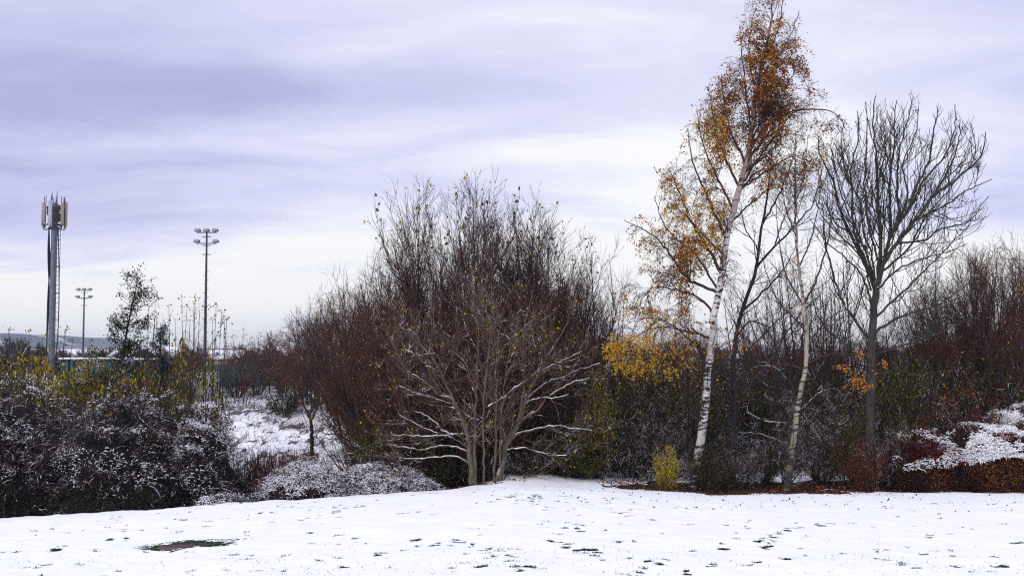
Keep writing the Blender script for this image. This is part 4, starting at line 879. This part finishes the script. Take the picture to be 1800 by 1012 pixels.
traced('bare_tree', 'dark curved trunk bare tree standing between the two birches', CL, 41.0, ('dark', 'dark', 'l_olive'),
       [dict(dens=3.4, L=1.6, ang=42, t0=.2, K=6, wander=.08, up=.05, rr=.5, rmin=.011, rmax=.022), dict(dens=4.4, L=.85, ang=42, t0=.1, K=5, wander=.08, up=.05, rr=.6, rmin=.0075, rmax=.011), dict(dens=4.2, L=.42, ang=40, t0=.1, K=4, wander=.08, up=.03, rr=.7, rmin=.005, rmax=.007)], 45, trunks=1, depth=.6)
Z8 = lambda a: (1055 + a[0] / 1.9463, 492 + a[1] / 1.9463)
TL = [([(745, 720), (750, 600), (700, 470), (640, 340), (580, 255)], .04, .012), ([(735, 720), (715, 600), (640, 490), (560, 390)], .035, .01), ([(755, 720), (800, 560), (770, 400), (735, 300)], .035, .01), ([(750, 720), (860, 600), (930, 500), (960, 440)], .03, .01),
      ([(730, 640), (640, 560), (600, 545), (540, 525), (475, 520)], .025, .01), ([(700, 470), (740, 500), (770, 530), (800, 545)], .02, .008), ([(690, 440), (760, 380), (800, 370)], .02, .008), ([(640, 340), (600, 300), (540, 290)], .02, .008),
      ([(930, 500), (1010, 455), (1060, 480), (1090, 500)], .02, .008), ([(770, 400), (820, 470), (830, 520)], .02, .008), ([(640, 490), (560, 480), (500, 450)], .02, .008), ([(750, 600), (680, 600), (620, 620), (560, 610)], .02, .008), ([(800, 560), (860, 560), (900, 590)], .02, .008)]
traced('tangled_shrub', 'tangled bare shrub with snow on arching stems behind the slim birch foot', TL, 41.2, ('dark', 'twig_snow', 'l_copper'),
       [dict(dens=3.2, L=1.0, ang=48, t0=.15, K=6, wander=.12, up=.0, rr=.5, rmin=.009, rmax=.016), dict(dens=3.6, L=.55, ang=42, t0=.1, K=4, wander=.12, up=.0, rr=.6, rmin=.0065, rmax=.010), dict(dens=3, L=.3, ang=40, t0=.15, K=3, wander=.12, up=.0, rr=.7, rmin=.005, rmax=.007)],
       47, leaf=[(-1, .5, .08, None, None)], conv=Z8, trunks=1, depth=.5, snow=range(1, 13))
VL = [([(548, 800), (548, 770), (547, 735)], .09, .07), ([(547, 738), (530, 705), (510, 680), (480, 690)], .05, .012), ([(547, 738), (565, 705), (590, 680), (610, 650)], .05, .012), ([(547, 735), (546, 680), (545, 620), (548, 580)], .05, .012), ([(535, 715), (522, 660), (520, 610)], .035, .01), ([(560, 715), (565, 660), (572, 610), (575, 590)], .035, .01), ([(525, 700), (495, 665), (478, 640)], .03, .01)]
traced('small_bare_tree', 'small dark forked bare tree standing alone on the snowy bank', VL, 46.5, ('dark', 'twig', 'l_olive'),
       [dict(dens=2.6, L=1.2, ang=36, t0=.25, K=5, wander=.08, up=.07, rr=.5, rmin=.010, rmax=.02), dict(dens=3.0, L=.6, ang=38, t0=.15, K=4, wander=.08, up=.05, rr=.6, rmin=.007, rmax=.011), dict(dens=2.2, L=.35, ang=38, t0=.15, K=3, wander=.08, up=.05, rr=.7, rmin=.006, rmax=.008)], 46, trunks=1, depth=.8)

# ------------------------------------------------------------------ shrubs, hedges and brambles
def mound(name, label, cat, px0, px1, d, top, ry, seed, cane='bramble', leafmat='l_hedge', ncane=26, nleaf=260, lsize=.07, box=2.2, base_drop=0.3, canelen=.9, group=None, rough=.22, snowtop=False, caneup=.25, profile=None, upcut=-.1, leaf_in=.18, split=.5, lowmat='l_dark', nsnow=0, snowcut=.45, lump=1.0, gap=.37):
    g = np.random.default_rng(seed)
    x0, x1 = X(px0, d), X(px1, d); cx = (x0 + x1) / 2; rx = (x1 - x0) / 2; z0 = h1(cx, d) - base_drop; hh = P(cx, top, d)[2] - z0
    hh = P((px0 + px1) / 2, top, d)[2] - z0
    t = thing(name, label, cat, (cx, d, z0), group)
    def surf(a, e, k=1.0):                     # a azimuth, e elevation 0..pi/2 ; superellipse body with lumpy surface
        ca, sa, ce, se = np.cos(a), np.sin(a), np.cos(e), np.sin(e); p = 2 / box
        x = np.sign(ca) * np.abs(ca) ** p * np.abs(ce) ** p; y = np.sign(sa) * np.abs(sa) ** p * np.abs(ce) ** p; z = np.abs(se) ** p
        pr = 1.0 if profile is None else np.interp(x, profile[0], profile[1])
        b = 1 + rough * 2 * (fbm(x * rx * .8 + seed, y * ry * .8 + z * hh * .9, seed, 3) - .45)
        return np.stack([x * rx * b * k, y * ry * b * k, z * hh * b * k * pr], -1)
    a = np.linspace(0, 2 * math.pi, 61)[:-1]; e = np.linspace(0, math.pi / 2 - .02, 18); A, E = np.meshgrid(a, e)
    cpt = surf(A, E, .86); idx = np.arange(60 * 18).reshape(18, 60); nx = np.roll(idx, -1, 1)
    mb = MB(); mb.add(cpt.reshape(-1, 3), np.stack([idx[:-1], nx[:-1], nx[1:], idx[1:]], -1).reshape(-1, 4)); mb.build('inner_shade', M['inner_shade'], t)  # added dark body under the leaves, stands in for the shaded interior
    area = math.pi * (rx + ry) * .5 * hh * 1.1 + math.pi * rx * ry
    def samp(n):
        a = g.uniform(0, 2 * math.pi, n); a = np.where((np.sin(a) > .45) & (g.random(n) < .6), -a, a); pe = box / 2
        a2 = np.arccos(np.clip(np.sign(g.uniform(-1, 1, n)) * g.random(n) ** pe, -1, 1)) * np.where(g.random(n) < .72, -1, 1); a = np.where(g.random(n) < .7, a2, a)
        se = g.random(n); m3 = g.random(n); e = np.where(m3 < .5, np.arcsin(se ** pe), np.where(m3 < .72, np.arcsin(se), np.arccos(np.clip(np.sqrt(se) ** pe, 0, 1)))); e = np.minimum(e, 1.55)
        p = surf(a, e); nn = nrm(np.stack([np.cos(a) * np.cos(e) / rx, np.sin(a) * np.cos(e) / ry, np.sin(e) / hh], -1)); return p, nn
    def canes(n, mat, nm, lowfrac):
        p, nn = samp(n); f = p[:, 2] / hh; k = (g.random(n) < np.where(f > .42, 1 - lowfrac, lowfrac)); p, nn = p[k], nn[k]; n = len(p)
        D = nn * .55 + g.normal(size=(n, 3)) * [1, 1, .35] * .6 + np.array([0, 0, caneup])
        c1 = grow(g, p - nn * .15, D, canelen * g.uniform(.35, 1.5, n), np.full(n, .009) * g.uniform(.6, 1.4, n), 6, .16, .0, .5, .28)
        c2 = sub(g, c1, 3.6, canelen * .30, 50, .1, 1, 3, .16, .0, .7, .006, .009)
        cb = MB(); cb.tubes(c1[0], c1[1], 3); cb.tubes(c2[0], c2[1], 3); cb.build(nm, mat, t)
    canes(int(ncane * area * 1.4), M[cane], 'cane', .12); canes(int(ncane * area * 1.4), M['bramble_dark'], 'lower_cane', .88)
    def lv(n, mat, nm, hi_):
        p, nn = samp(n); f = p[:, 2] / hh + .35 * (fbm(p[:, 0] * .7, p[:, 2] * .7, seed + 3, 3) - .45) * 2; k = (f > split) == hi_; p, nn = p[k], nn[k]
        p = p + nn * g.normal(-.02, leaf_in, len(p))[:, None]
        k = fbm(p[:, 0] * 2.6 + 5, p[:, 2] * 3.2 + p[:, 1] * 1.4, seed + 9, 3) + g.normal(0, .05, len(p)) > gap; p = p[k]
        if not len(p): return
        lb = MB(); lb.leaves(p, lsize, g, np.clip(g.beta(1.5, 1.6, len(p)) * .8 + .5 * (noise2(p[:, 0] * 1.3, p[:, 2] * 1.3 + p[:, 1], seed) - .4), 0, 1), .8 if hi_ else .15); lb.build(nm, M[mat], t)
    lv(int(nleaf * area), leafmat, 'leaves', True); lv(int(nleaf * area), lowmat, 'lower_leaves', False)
    if nsnow:
        n = int(nsnow * 1.9 * area); p, nn = samp(n); k = (nn[:, 2] > .25) & (fbm(p[:, 0] * 1.2 + 3, p[:, 1] * 2.0 + p[:, 2] * 1.5, seed + 21, 3) + g.normal(0, .03, n) > snowcut); p, nn = p[k], nn[k]; n = len(p)
        p = p + nn * g.uniform(.0, .12, n)[:, None]; dr = g.normal(size=(n, 3)); dr[:, 2] = g.normal(size=n) * .25 - .1; dr = nrm(dr); L_ = g.uniform(.05, .15, n)[:, None] * lump
        q = np.stack([p, p + dr * L_ * .3 + [0, 0, .02], p + dr * L_ * .75 + [0, 0, .015], p + dr * L_], 1); w = g.uniform(.007, .016, n)[:, None] * lump * np.array([[.1, 1, .8, .1]])
        mb = MB(); mb.tubes(q, w, 5); mb.build('snow_cover', M['snow'], t, True)
    return t
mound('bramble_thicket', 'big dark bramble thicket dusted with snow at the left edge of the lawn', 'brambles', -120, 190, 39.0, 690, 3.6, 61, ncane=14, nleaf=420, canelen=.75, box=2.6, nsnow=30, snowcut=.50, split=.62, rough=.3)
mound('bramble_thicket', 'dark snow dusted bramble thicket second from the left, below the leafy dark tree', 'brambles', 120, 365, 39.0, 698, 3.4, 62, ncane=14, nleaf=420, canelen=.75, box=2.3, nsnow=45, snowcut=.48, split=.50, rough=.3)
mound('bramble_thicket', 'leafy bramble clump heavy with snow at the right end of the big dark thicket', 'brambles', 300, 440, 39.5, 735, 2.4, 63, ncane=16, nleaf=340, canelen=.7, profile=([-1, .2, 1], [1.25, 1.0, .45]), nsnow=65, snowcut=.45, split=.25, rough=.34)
mound('olive_hedge', 'ragged hedge of olive and yellow leaves at the left edge before the fence', 'hedge', -90, 112, 44.0, 630, 1.5, 67, ncane=16, nleaf=520, canelen=.8, box=2.3, rough=.42, leafmat='l_olive', lowmat='l_green', nsnow=12, snowcut=.5, split=.55, leaf_in=.3, lsize=.08)
mound('olive_hedge', 'lower olive leafed hedge below the teal cabin', 'hedge', 80, 215, 44.0, 668, 1.4, 68, ncane=16, nleaf=480, canelen=.8, box=2.3, rough=.42, leafmat='l_yellow', lowmat='l_green', nsnow=16, snowcut=.5, split=.7, leaf_in=.3, lsize=.08)
mound('green_hedge', 'dark green leafy mass around the foot of the leafy dark tree', 'hedge', 158, 292, 45.0, 632, 1.5, 69, ncane=14, nleaf=560, canelen=.7, box=2.2, rough=.42, leafmat='l_green', lowmat='l_green', nsnow=14, snowcut=.5, split=.6, leaf_in=.34, lsize=.08)
mound('bramble_mound', 'low purple mound of snow laden bramble canes nearest the bare forked tree', 'brambles', 425, 640, 38.3, 812, 1.7, 64, ncane=70, nleaf=40, canelen=.5, cane='bramble', profile=([-1, -.3, .3, 1], [.55, .95, 1.05, .95]), lsize=.06, leafmat='l_copper', caneup=.5, nsnow=170, snowcut=.40, split=.1)
mound('bramble_mound', 'low snow laden bramble mound tapering right towards the snow limbed tree', 'brambles', 590, 800, 38.6, 812, 1.6, 65, ncane=70, nleaf=50, canelen=.5, profile=([-1, -.3, .4, 1], [1.05, 1.0, .75, .45]), lsize=.06, leafmat='l_copper', caneup=.5, nsnow=150, snowcut=.41, split=.1)
mound('bramble_mound', 'small snowy tangle of canes low between the dark thicket and the bramble mound', 'brambles', 345, 460, 37.2, 868, 1.2, 66, ncane=50, nleaf=10, canelen=.4, caneup=.5, leafmat='l_copper', nsnow=220, snowcut=.33, split=.1)
# hedge at the right
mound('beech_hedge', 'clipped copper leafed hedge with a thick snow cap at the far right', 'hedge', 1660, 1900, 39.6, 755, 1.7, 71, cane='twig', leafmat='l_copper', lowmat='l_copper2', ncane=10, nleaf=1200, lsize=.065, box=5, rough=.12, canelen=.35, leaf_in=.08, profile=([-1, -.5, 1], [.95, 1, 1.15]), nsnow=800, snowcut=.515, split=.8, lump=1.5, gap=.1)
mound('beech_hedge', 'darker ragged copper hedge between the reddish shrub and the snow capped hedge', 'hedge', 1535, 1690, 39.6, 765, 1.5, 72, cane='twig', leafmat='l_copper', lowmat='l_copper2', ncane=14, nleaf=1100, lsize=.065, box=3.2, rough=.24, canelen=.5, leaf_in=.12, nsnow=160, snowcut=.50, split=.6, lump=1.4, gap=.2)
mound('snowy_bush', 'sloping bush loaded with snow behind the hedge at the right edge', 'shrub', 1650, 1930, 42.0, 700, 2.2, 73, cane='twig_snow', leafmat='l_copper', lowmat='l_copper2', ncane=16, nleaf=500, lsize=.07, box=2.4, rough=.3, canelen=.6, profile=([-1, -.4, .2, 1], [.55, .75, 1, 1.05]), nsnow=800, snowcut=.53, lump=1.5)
place('copper_shrub', 'red_shrub', 1500, 39.2, 740, 95, 'low reddish brown shrub between the slim birch and the hedge', 'shrub')
place('copper_shrub', 'copper_shrub', 1590, 41.5, 640, 150, 'copper leafed shrub behind the ragged hedge right of the vase shaped tree', 'shrub')
place('copper_shrub', 'copper_shrub', 1680, 41.5, 630, 160, 'taller copper leafed shrub above the snowy bush at the right', 'shrub')
place('green_shrub', 'evergreen_shrub', 1785, 42.5, 640, 110, 'green leafed shrub at the right edge above the snowy bush', 'shrub')
place('yellow_shrub', 'yellow_bush', 1168, 37.3, 778, 62, 'small bush with yellow leaves at the left end of the leaf litter', 'shrub')
place('dark_shrub', 'dark_bush', 1262, 38.9, 770, 120, 'dark leafy bush around the foot of the golden birch', 'shrub')
place('dark_shrub', 'dark_bush', 1330, 40.0, 785, 110, 'dark bush on the leaf litter between the two birch trunks', 'shrub')
place('copper_shrub', 'copper_shrub', 1440, 40.5, 800, 70, 'small brown bush just right of the slim birch foot', 'shrub')
BR = [('tangle_shrub', 1215, 39.6, 770, 90, 'low tangled bare shrub left of the golden birch foot'), ('tangle_shrub', 1300, 39.3, 760, 120, 'low tangled bare shrub right of the golden birch foot'), ('dark_shrub', 1245, 38.0, 790, 80, 'small dark bush hugging the golden birch trunk'),
      ('tangle_shrub', 1372, 40.2, 690, 150, 'wide tangled snow dusted shrub just behind the slim birch trunk'), ('tangle_shrub', 1440, 40.6, 650, 170, 'tall tangled snow dusted shrub between slim birch and vase shaped tree'), ('tangle_shrub', 1545, 38.9, 690, 130, 'bare brown shrub in front of the vase shaped tree trunk'),
      ('copper_shrub', 1520, 38.6, 765, 80, 'copper leafed shrub at the foot of the vase shaped tree'), ('green_shrub', 1485, 39.8, 700, 110, 'green leafed shrub left of the vase shaped tree trunk'), ('green_shrub', 1590, 40.4, 600, 160, 'tall green leafed shrub right of the vase shaped tree trunk'),
      ('tangle_shrub', 1660, 41.0, 590, 190, 'tall tangled snow dusted shrub above the ragged hedge'), ('tangle_shrub', 1130, 40.6, 690, 150, 'tangled bare shrub left of the small yellow bush'), ('tangle_shrub', 1760, 43, 560, 200, 'tall tangled shrub above the snow capped hedge')]
for pn, px, d, top, w, lab in BR: place(pn, 'brush_shrub', px, d, top, w, lab, 'shrub')
# left side shrubs above the thicket
for px, d, top, w, pn, nm, lab in [(20, 43, 606, 190, 'olive_shrub', 'olive_shrub', 'olive yellow leafed shrub at the left edge in front of the fence'), (90, 44, 610, 190, 'yellow_shrub', 'yellow_shrub', 'yellow leafed shrub at the foot of the phone mast'),
                                   (165, 43, 648, 150, 'olive_shrub', 'olive_shrub', 'low olive shrub in front of the teal cabin'), (205, 42, 650, 130, 'yellow_shrub', 'yellow_shrub', 'bright yellow leafed shrub below the leafy dark tree'),
                                   (345, 41, 580, 120, 'olive_shrub', 'olive_shrub', 'tall narrow olive leafed shrub in front of the nearer floodlight mast'), (390, 42.5, 690, 80, 'green_shrub', 'green_shrub', 'green leafed bush against the snowy bank'),
                                   (290, 48, 610, 130, 'copper_shrub', 'brown_shrub', 'brown twiggy shrub between leafy dark tree and floodlight mast'), (420, 78, 628, 90, 'copper_shrub', 'brown_shrub', 'brown scrub beyond the fence right of the floodlight mast'),
                                   (500, 62, 668, 110, 'dark_shrub', 'dark_bush', 'dark ivy covered bush with snow cap at the top of the snowy bank'), (610, 60, 640, 120, 'dark_shrub', 'dark_bush', 'dark bush at the right end of the snowy bank')]:
    place(pn, nm, px, d, top, w, lab, 'shrub')
for px, d, top, w, lab in [(185, 45.5, 606, 120, 'leafy dark bush at the left foot of the leafy dark tree'), (238, 46, 594, 120, 'taller leafy dark bush at the right foot of the leafy dark tree'), (215, 44.5, 640, 170, 'wide dark green bush in front of the leafy dark tree')]:
    place('dark_shrub', 'leafy_bush', px, d, top, w, lab, 'shrub')
gS = np.random.default_rng(55)
for i in range(16):
    px = -20 + i * 18.5; place(('olive_shrub', 'copper_shrub', 'olive_shrub', 'yellow_shrub')[i % 4], 'hedgerow_shrub', px, gS.uniform(41.5, 45), gS.uniform(618, 655) + (28 if 105 < px < 180 else 0), gS.uniform(90, 130), ('olive', 'brown', 'olive', 'yellow')[i % 4] + ' leafed shrub in the row before the palisade fence', 'shrub', ('olive', 'brown', 'olive', 'yellow')[i % 4] + ' shrubs in the row before the palisade fence')
for i in range(6):
    px = 250 + i * 22; place(('copper_shrub', 'green_shrub', 'tangle_shrub')[i % 3], 'scrub_bush', px, gS.uniform(42, 47), gS.uniform(640, 680), gS.uniform(80, 110), 'brown and green scrub bush at the top of the dark thicket', 'shrub', 'scrub bushes above the dark thicket')
place('rusty_tree', 'rusty_tree', 402, 95, 598, 50, 'small rust orange leafed tree far off right of the nearer floodlight mast', 'tree')
place('rusty_tree', 'rusty_tree', 235, 105, 612, 50, 'rusty brown far tree seen behind the leafy dark tree', 'tree')
place('dome_tree_b', 'scrub_tree', 455, 82, 590, 120, 'brown far scrub tree between the rust tree and the thicket', 'tree')
place('dome_tree_b', 'scrub_tree', 330, 70, 585, 110, 'twiggy scrub behind the tall stems near the floodlight mast', 'tree')
def build_leafy_tree():
    d = 47.0; g = np.random.default_rng(81); x = X(215, d); z0 = h1(x, d); h = P(215, 496, d)[2] - z0
    t = thing('leafy_tree', 'dark leafy tree with an uneven leaning top standing before the fence', 'tree', (x, d, z0))
    tr, rad = resample([[-.2, 0, 0], [-.1, 0, h * .35], [0, 0, h * .6], [.35, 0, h * .85], [.62, 0, h]], [.12, .08, .012], 14)
    tr2, rad2 = resample([[.1, 0, 0], [.5, .2, h * .3], [1.0, .3, h * .52]], [.08, .05, .012], 14); tr3, rad3 = resample([[-.1, 0, 0], [-.5, -.2, h * .3], [-.9, -.3, h * .55]], [.08, .05, .012], 14)
    a = (np.stack([tr, tr2, tr3]), np.stack([rad, rad2, rad3])); m = MB(); m.tubes(*a, 6); m.build('trunk', M['dark'], t)
    l1 = sub(g, a, 19, 1.45, 62, .18, 1, 5, .1, .05, .5, .012, .03, prof=lambda q: 1.1 - .72 * q); l2 = sub(g, l1, 5, .65, 48, .1, 1, 4, .12, .0, .6, .007, .012); l3 = sub(g, l2, 4.5, .3, 45, .1, 1, 3, .12, 0, .7, .005, .008)
    m = MB(); m.tubes(*l1, 3); m.tubes(*l2, 3); m.tubes(*l3, 3); m.build('crown', M['dark'], t)
    lp = np.concatenate([pick_pts(g, l3, 14, 0, .06), pick_pts(g, l2, 20, 0, .05)]); m = MB(); m.leaves(lp, .09, g, np.clip(g.beta(1.2, 2.6, len(lp)), 0, 1)); m.build('leaves', M['l_green'], t)
build_leafy_tree()
def build_conifer():
    d = 58.0; g = np.random.default_rng(82); x = X(284, d); z0 = h1(x, d); h = P(284, 566, d)[2] - z0
    t = thing('conifer_tree', 'dark blue green conifer right of the leafy dark tree', 'tree', (x, d, z0))
    tr, rad = resample([[0, 0, 0], [0, 0, h]], [.10, .015], 14); a = (tr[None], rad[None]); m = MB(); m.tubes(*a, 6); m.build('trunk', M['dark'], t)
    l1 = sub(g, a, 22, 1.35, 76, .08, .98, 4, .06, .03, .4, .012, .02, prof=lambda q: 1.1 - .98 * q, lsd=.25); l2 = sub(g, l1, 8, .42, 45, .1, 1, 3, .08, -.03, .6, .007, .01)
    m = MB(); m.tubes(*l1, 3); m.tubes(*l2, 3); m.build('crown', M['dark'], t)
    lp = np.concatenate([pick_pts(g, l2, 34, 0, .05), pick_pts(g, l1, 30, .1, .05)]); m = MB(); m.leaves(lp, .13, g, None, .6, .35); m.build('needles', M['fir'], t)
build_conifer()
def build_stems():
    g = np.random.default_rng(83)
    def stem_shrub(px, d, tops, label, nm='tall_stemmed_shrub', spread=.35):
        x = X(px, d); z0 = h1(x, d); t = thing(nm, label, 'shrub', (x, d, z0)); n = len(tops)
        pts = []; rads = []
        for (tx, ty) in tops:
            e = P(tx, ty, d) - np.array([x, d, z0]); e[1] = g.normal() * spread
            q, r = resample([[e[0] * .25 + g.normal() * .12, e[1] * .3, 0], [e[0] * .8 + g.normal() * .08, e[1] * .7, e[2] * .5], e], [.028, .018, .009], 12); pts.append(q); rads.append(r)
        a = (np.stack(pts), np.stack(rads)); m = MB(); m.tubes(*a, 5); m.build('stem', M['twig'], t)
        l1 = sub(g, a, 1.8, .8, 26, .2, .95, 5, .06, .07, .6, .009, .015); l2 = sub(g, l1, 1.8, .35, 35, .2, 1, 3, .08, .05, .7, .007, .01); m = MB(); m.tubes(*l1, 3); m.tubes(*l2, 3); m.build('crown', M['twig'], t)
        tipc = a[0][:, -1]; lp = np.repeat(tipc, 9, 0) + g.normal(size=(n * 9, 3)) * [.14, .14, .08]
        tipc2 = a[0][:, -2]; lp = np.concatenate([lp, np.repeat(tipc2, 4, 0) + g.normal(size=(n * 4, 3)) * .12]); m = MB(); m.leaves(lp, .12, g, g.uniform(.1, .6, len(lp)), .5); m.build('leaves', M['l_olive'], t)
    stem_shrub(322, 50, [(303, 536), (318, 520), (328, 540), (346, 522), (338, 528), (352, 545), (312, 560), (333, 560)], 'cluster of tall straight stems with leaf tufts left of the nearer floodlight mast')
    stem_shrub(375, 50, [(362, 540), (378, 538), (388, 548), (395, 562), (402, 560), (370, 560)], 'thin tall stems with leaf tufts right of the nearer floodlight mast')
    stem_shrub(262, 54, [(262, 536), (272, 533), (270, 548), (276, 552)], 'few tall thin stems with leaf tufts between leafy dark tree and conifer')
    stem_shrub(60, 48, [(8, 576), (48, 580), (70, 590), (124, 577), (102, 600), (30, 596), (85, 604), (135, 600), (150, 604)], 'sparse long shoots rising above the yellow leafed shrubs at the left', spread=.6)
    stem_shrub(425, 70, [(408, 590), (425, 578), (440, 592), (455, 585), (470, 590), (395, 585)], 'sparse bare shoots against the sky left of the thicket')
build_stems()
def build_stalks():
    # dead reddish stalks in the hollow before the snowy bank: uncountable
    g = np.random.default_rng(84); n = 900; px = g.uniform(425, 560, n); y = g.uniform(40, 44, n); x = (px - 900) / F * y; z = H(x, y); p = np.stack([x, y, z], 1)
    top = np.array([P(485, 795, 42)[2]]) - z; s = grow(g, p, g.normal(size=(n, 3)) * .12 + [0, 0, 1], np.clip(top, .5, 3.2) * g.uniform(.7, 1.05, n), np.full(n, .012), 4, .05, 0, .6)
    m = MB(); m.tubes(*s, 3); tag(m.build('dead_stalks', M['twig_red']), 'upright dead reddish stalks in the hollow before the snowy bank', 'dead stalks', kind='stuff')
    # rough stems and tussocks on the bank
    n = 15000; y = g.uniform(46, 78, n); u = g.uniform(375, 690, n); x = (u - 900) / F * y; k = fbm(x * 1.1, y * .8, 61, 4) * .5 + fbm(x * 4.1, y * 2.8, 62, 4) * .5 + g.normal(0, .03, n) > .46; x, y = x[k], y[k]; n = len(x); z = H(x, y)
    s = grow(g, np.stack([x, y, z], 1), g.normal(size=(n, 3)) * .9 + [0, 0, .8], g.uniform(.15, .55, n), np.full(n, .009), 3, .2, -.1, .6)
    m = MB(); m.tubes(*s, 3); tag(m.build('bank_scrub', M['bramble']), 'low purple brown scrub breaking through snow on the bank', 'ground cover', kind='stuff')
    # fallen leaves on the earth under the birches and blown onto the snow
    n = 3000; a = g.uniform(0, 6.28, n); r = np.sqrt(g.random(n)) * 1.06; x = X(1292, 38) + np.cos(a) * r * 4.5; y = 38.6 + np.sin(a) * r * 2.7
    n2 = 2400; x = np.r_[x, g.uniform(9, 19, n2)]; y = np.r_[y, g.uniform(38.0, 40.5, n2)]
    n3 = 160; x = np.r_[x, g.uniform(1, 16, n3)]; y = np.r_[y, g.uniform(26, 36.5, n3)]
    n4 = 500; x = np.r_[x, g.uniform(-3.6, .5, n4)]; y = np.r_[y, g.uniform(37.2, 38.6, n4)]
    z = GZ(x, y) + .006 + g.random(len(x)) * .04; m = MB(); m.leaves(np.stack([x, y, z], 1), .09, g, None, .9); tag(m.build('fallen_leaves', leafm('fallen_leaf', [(0, (.02, .010, .008)), (.75, (.08, .03, .018)), (1, (.36, .13, .03))], 0, 0)), 'fallen brown and orange leaves on dark earth below the birches', 'leaf litter', kind='stuff')
build_stalks()

# ------------------------------------------------------------------ air
def build_haze():
    mb = MB(); mb.box((0, 1900, 24), (7600, 4100, 84)); m = bpy.data.materials.new('haze'); m.use_nodes = True; t = m.node_tree; t.nodes.clear()
    v = N(t, 'ShaderNodeVolumePrincipled'); v.inputs['Density'].default_value = HAZE; v.inputs['Color'].default_value = (.72, .80, 1, 1); v.inputs['Anisotropy'].default_value = 0.0
    o = N(t, 'ShaderNodeOutputMaterial'); t.links.new(v.outputs[0], o.inputs['Volume'])
    tag(mb.build('haze', m), 'pale bluish winter haze filling the air towards the far hill', 'haze', kind='stuff')
HAZE = 1.7e-4
build_haze()
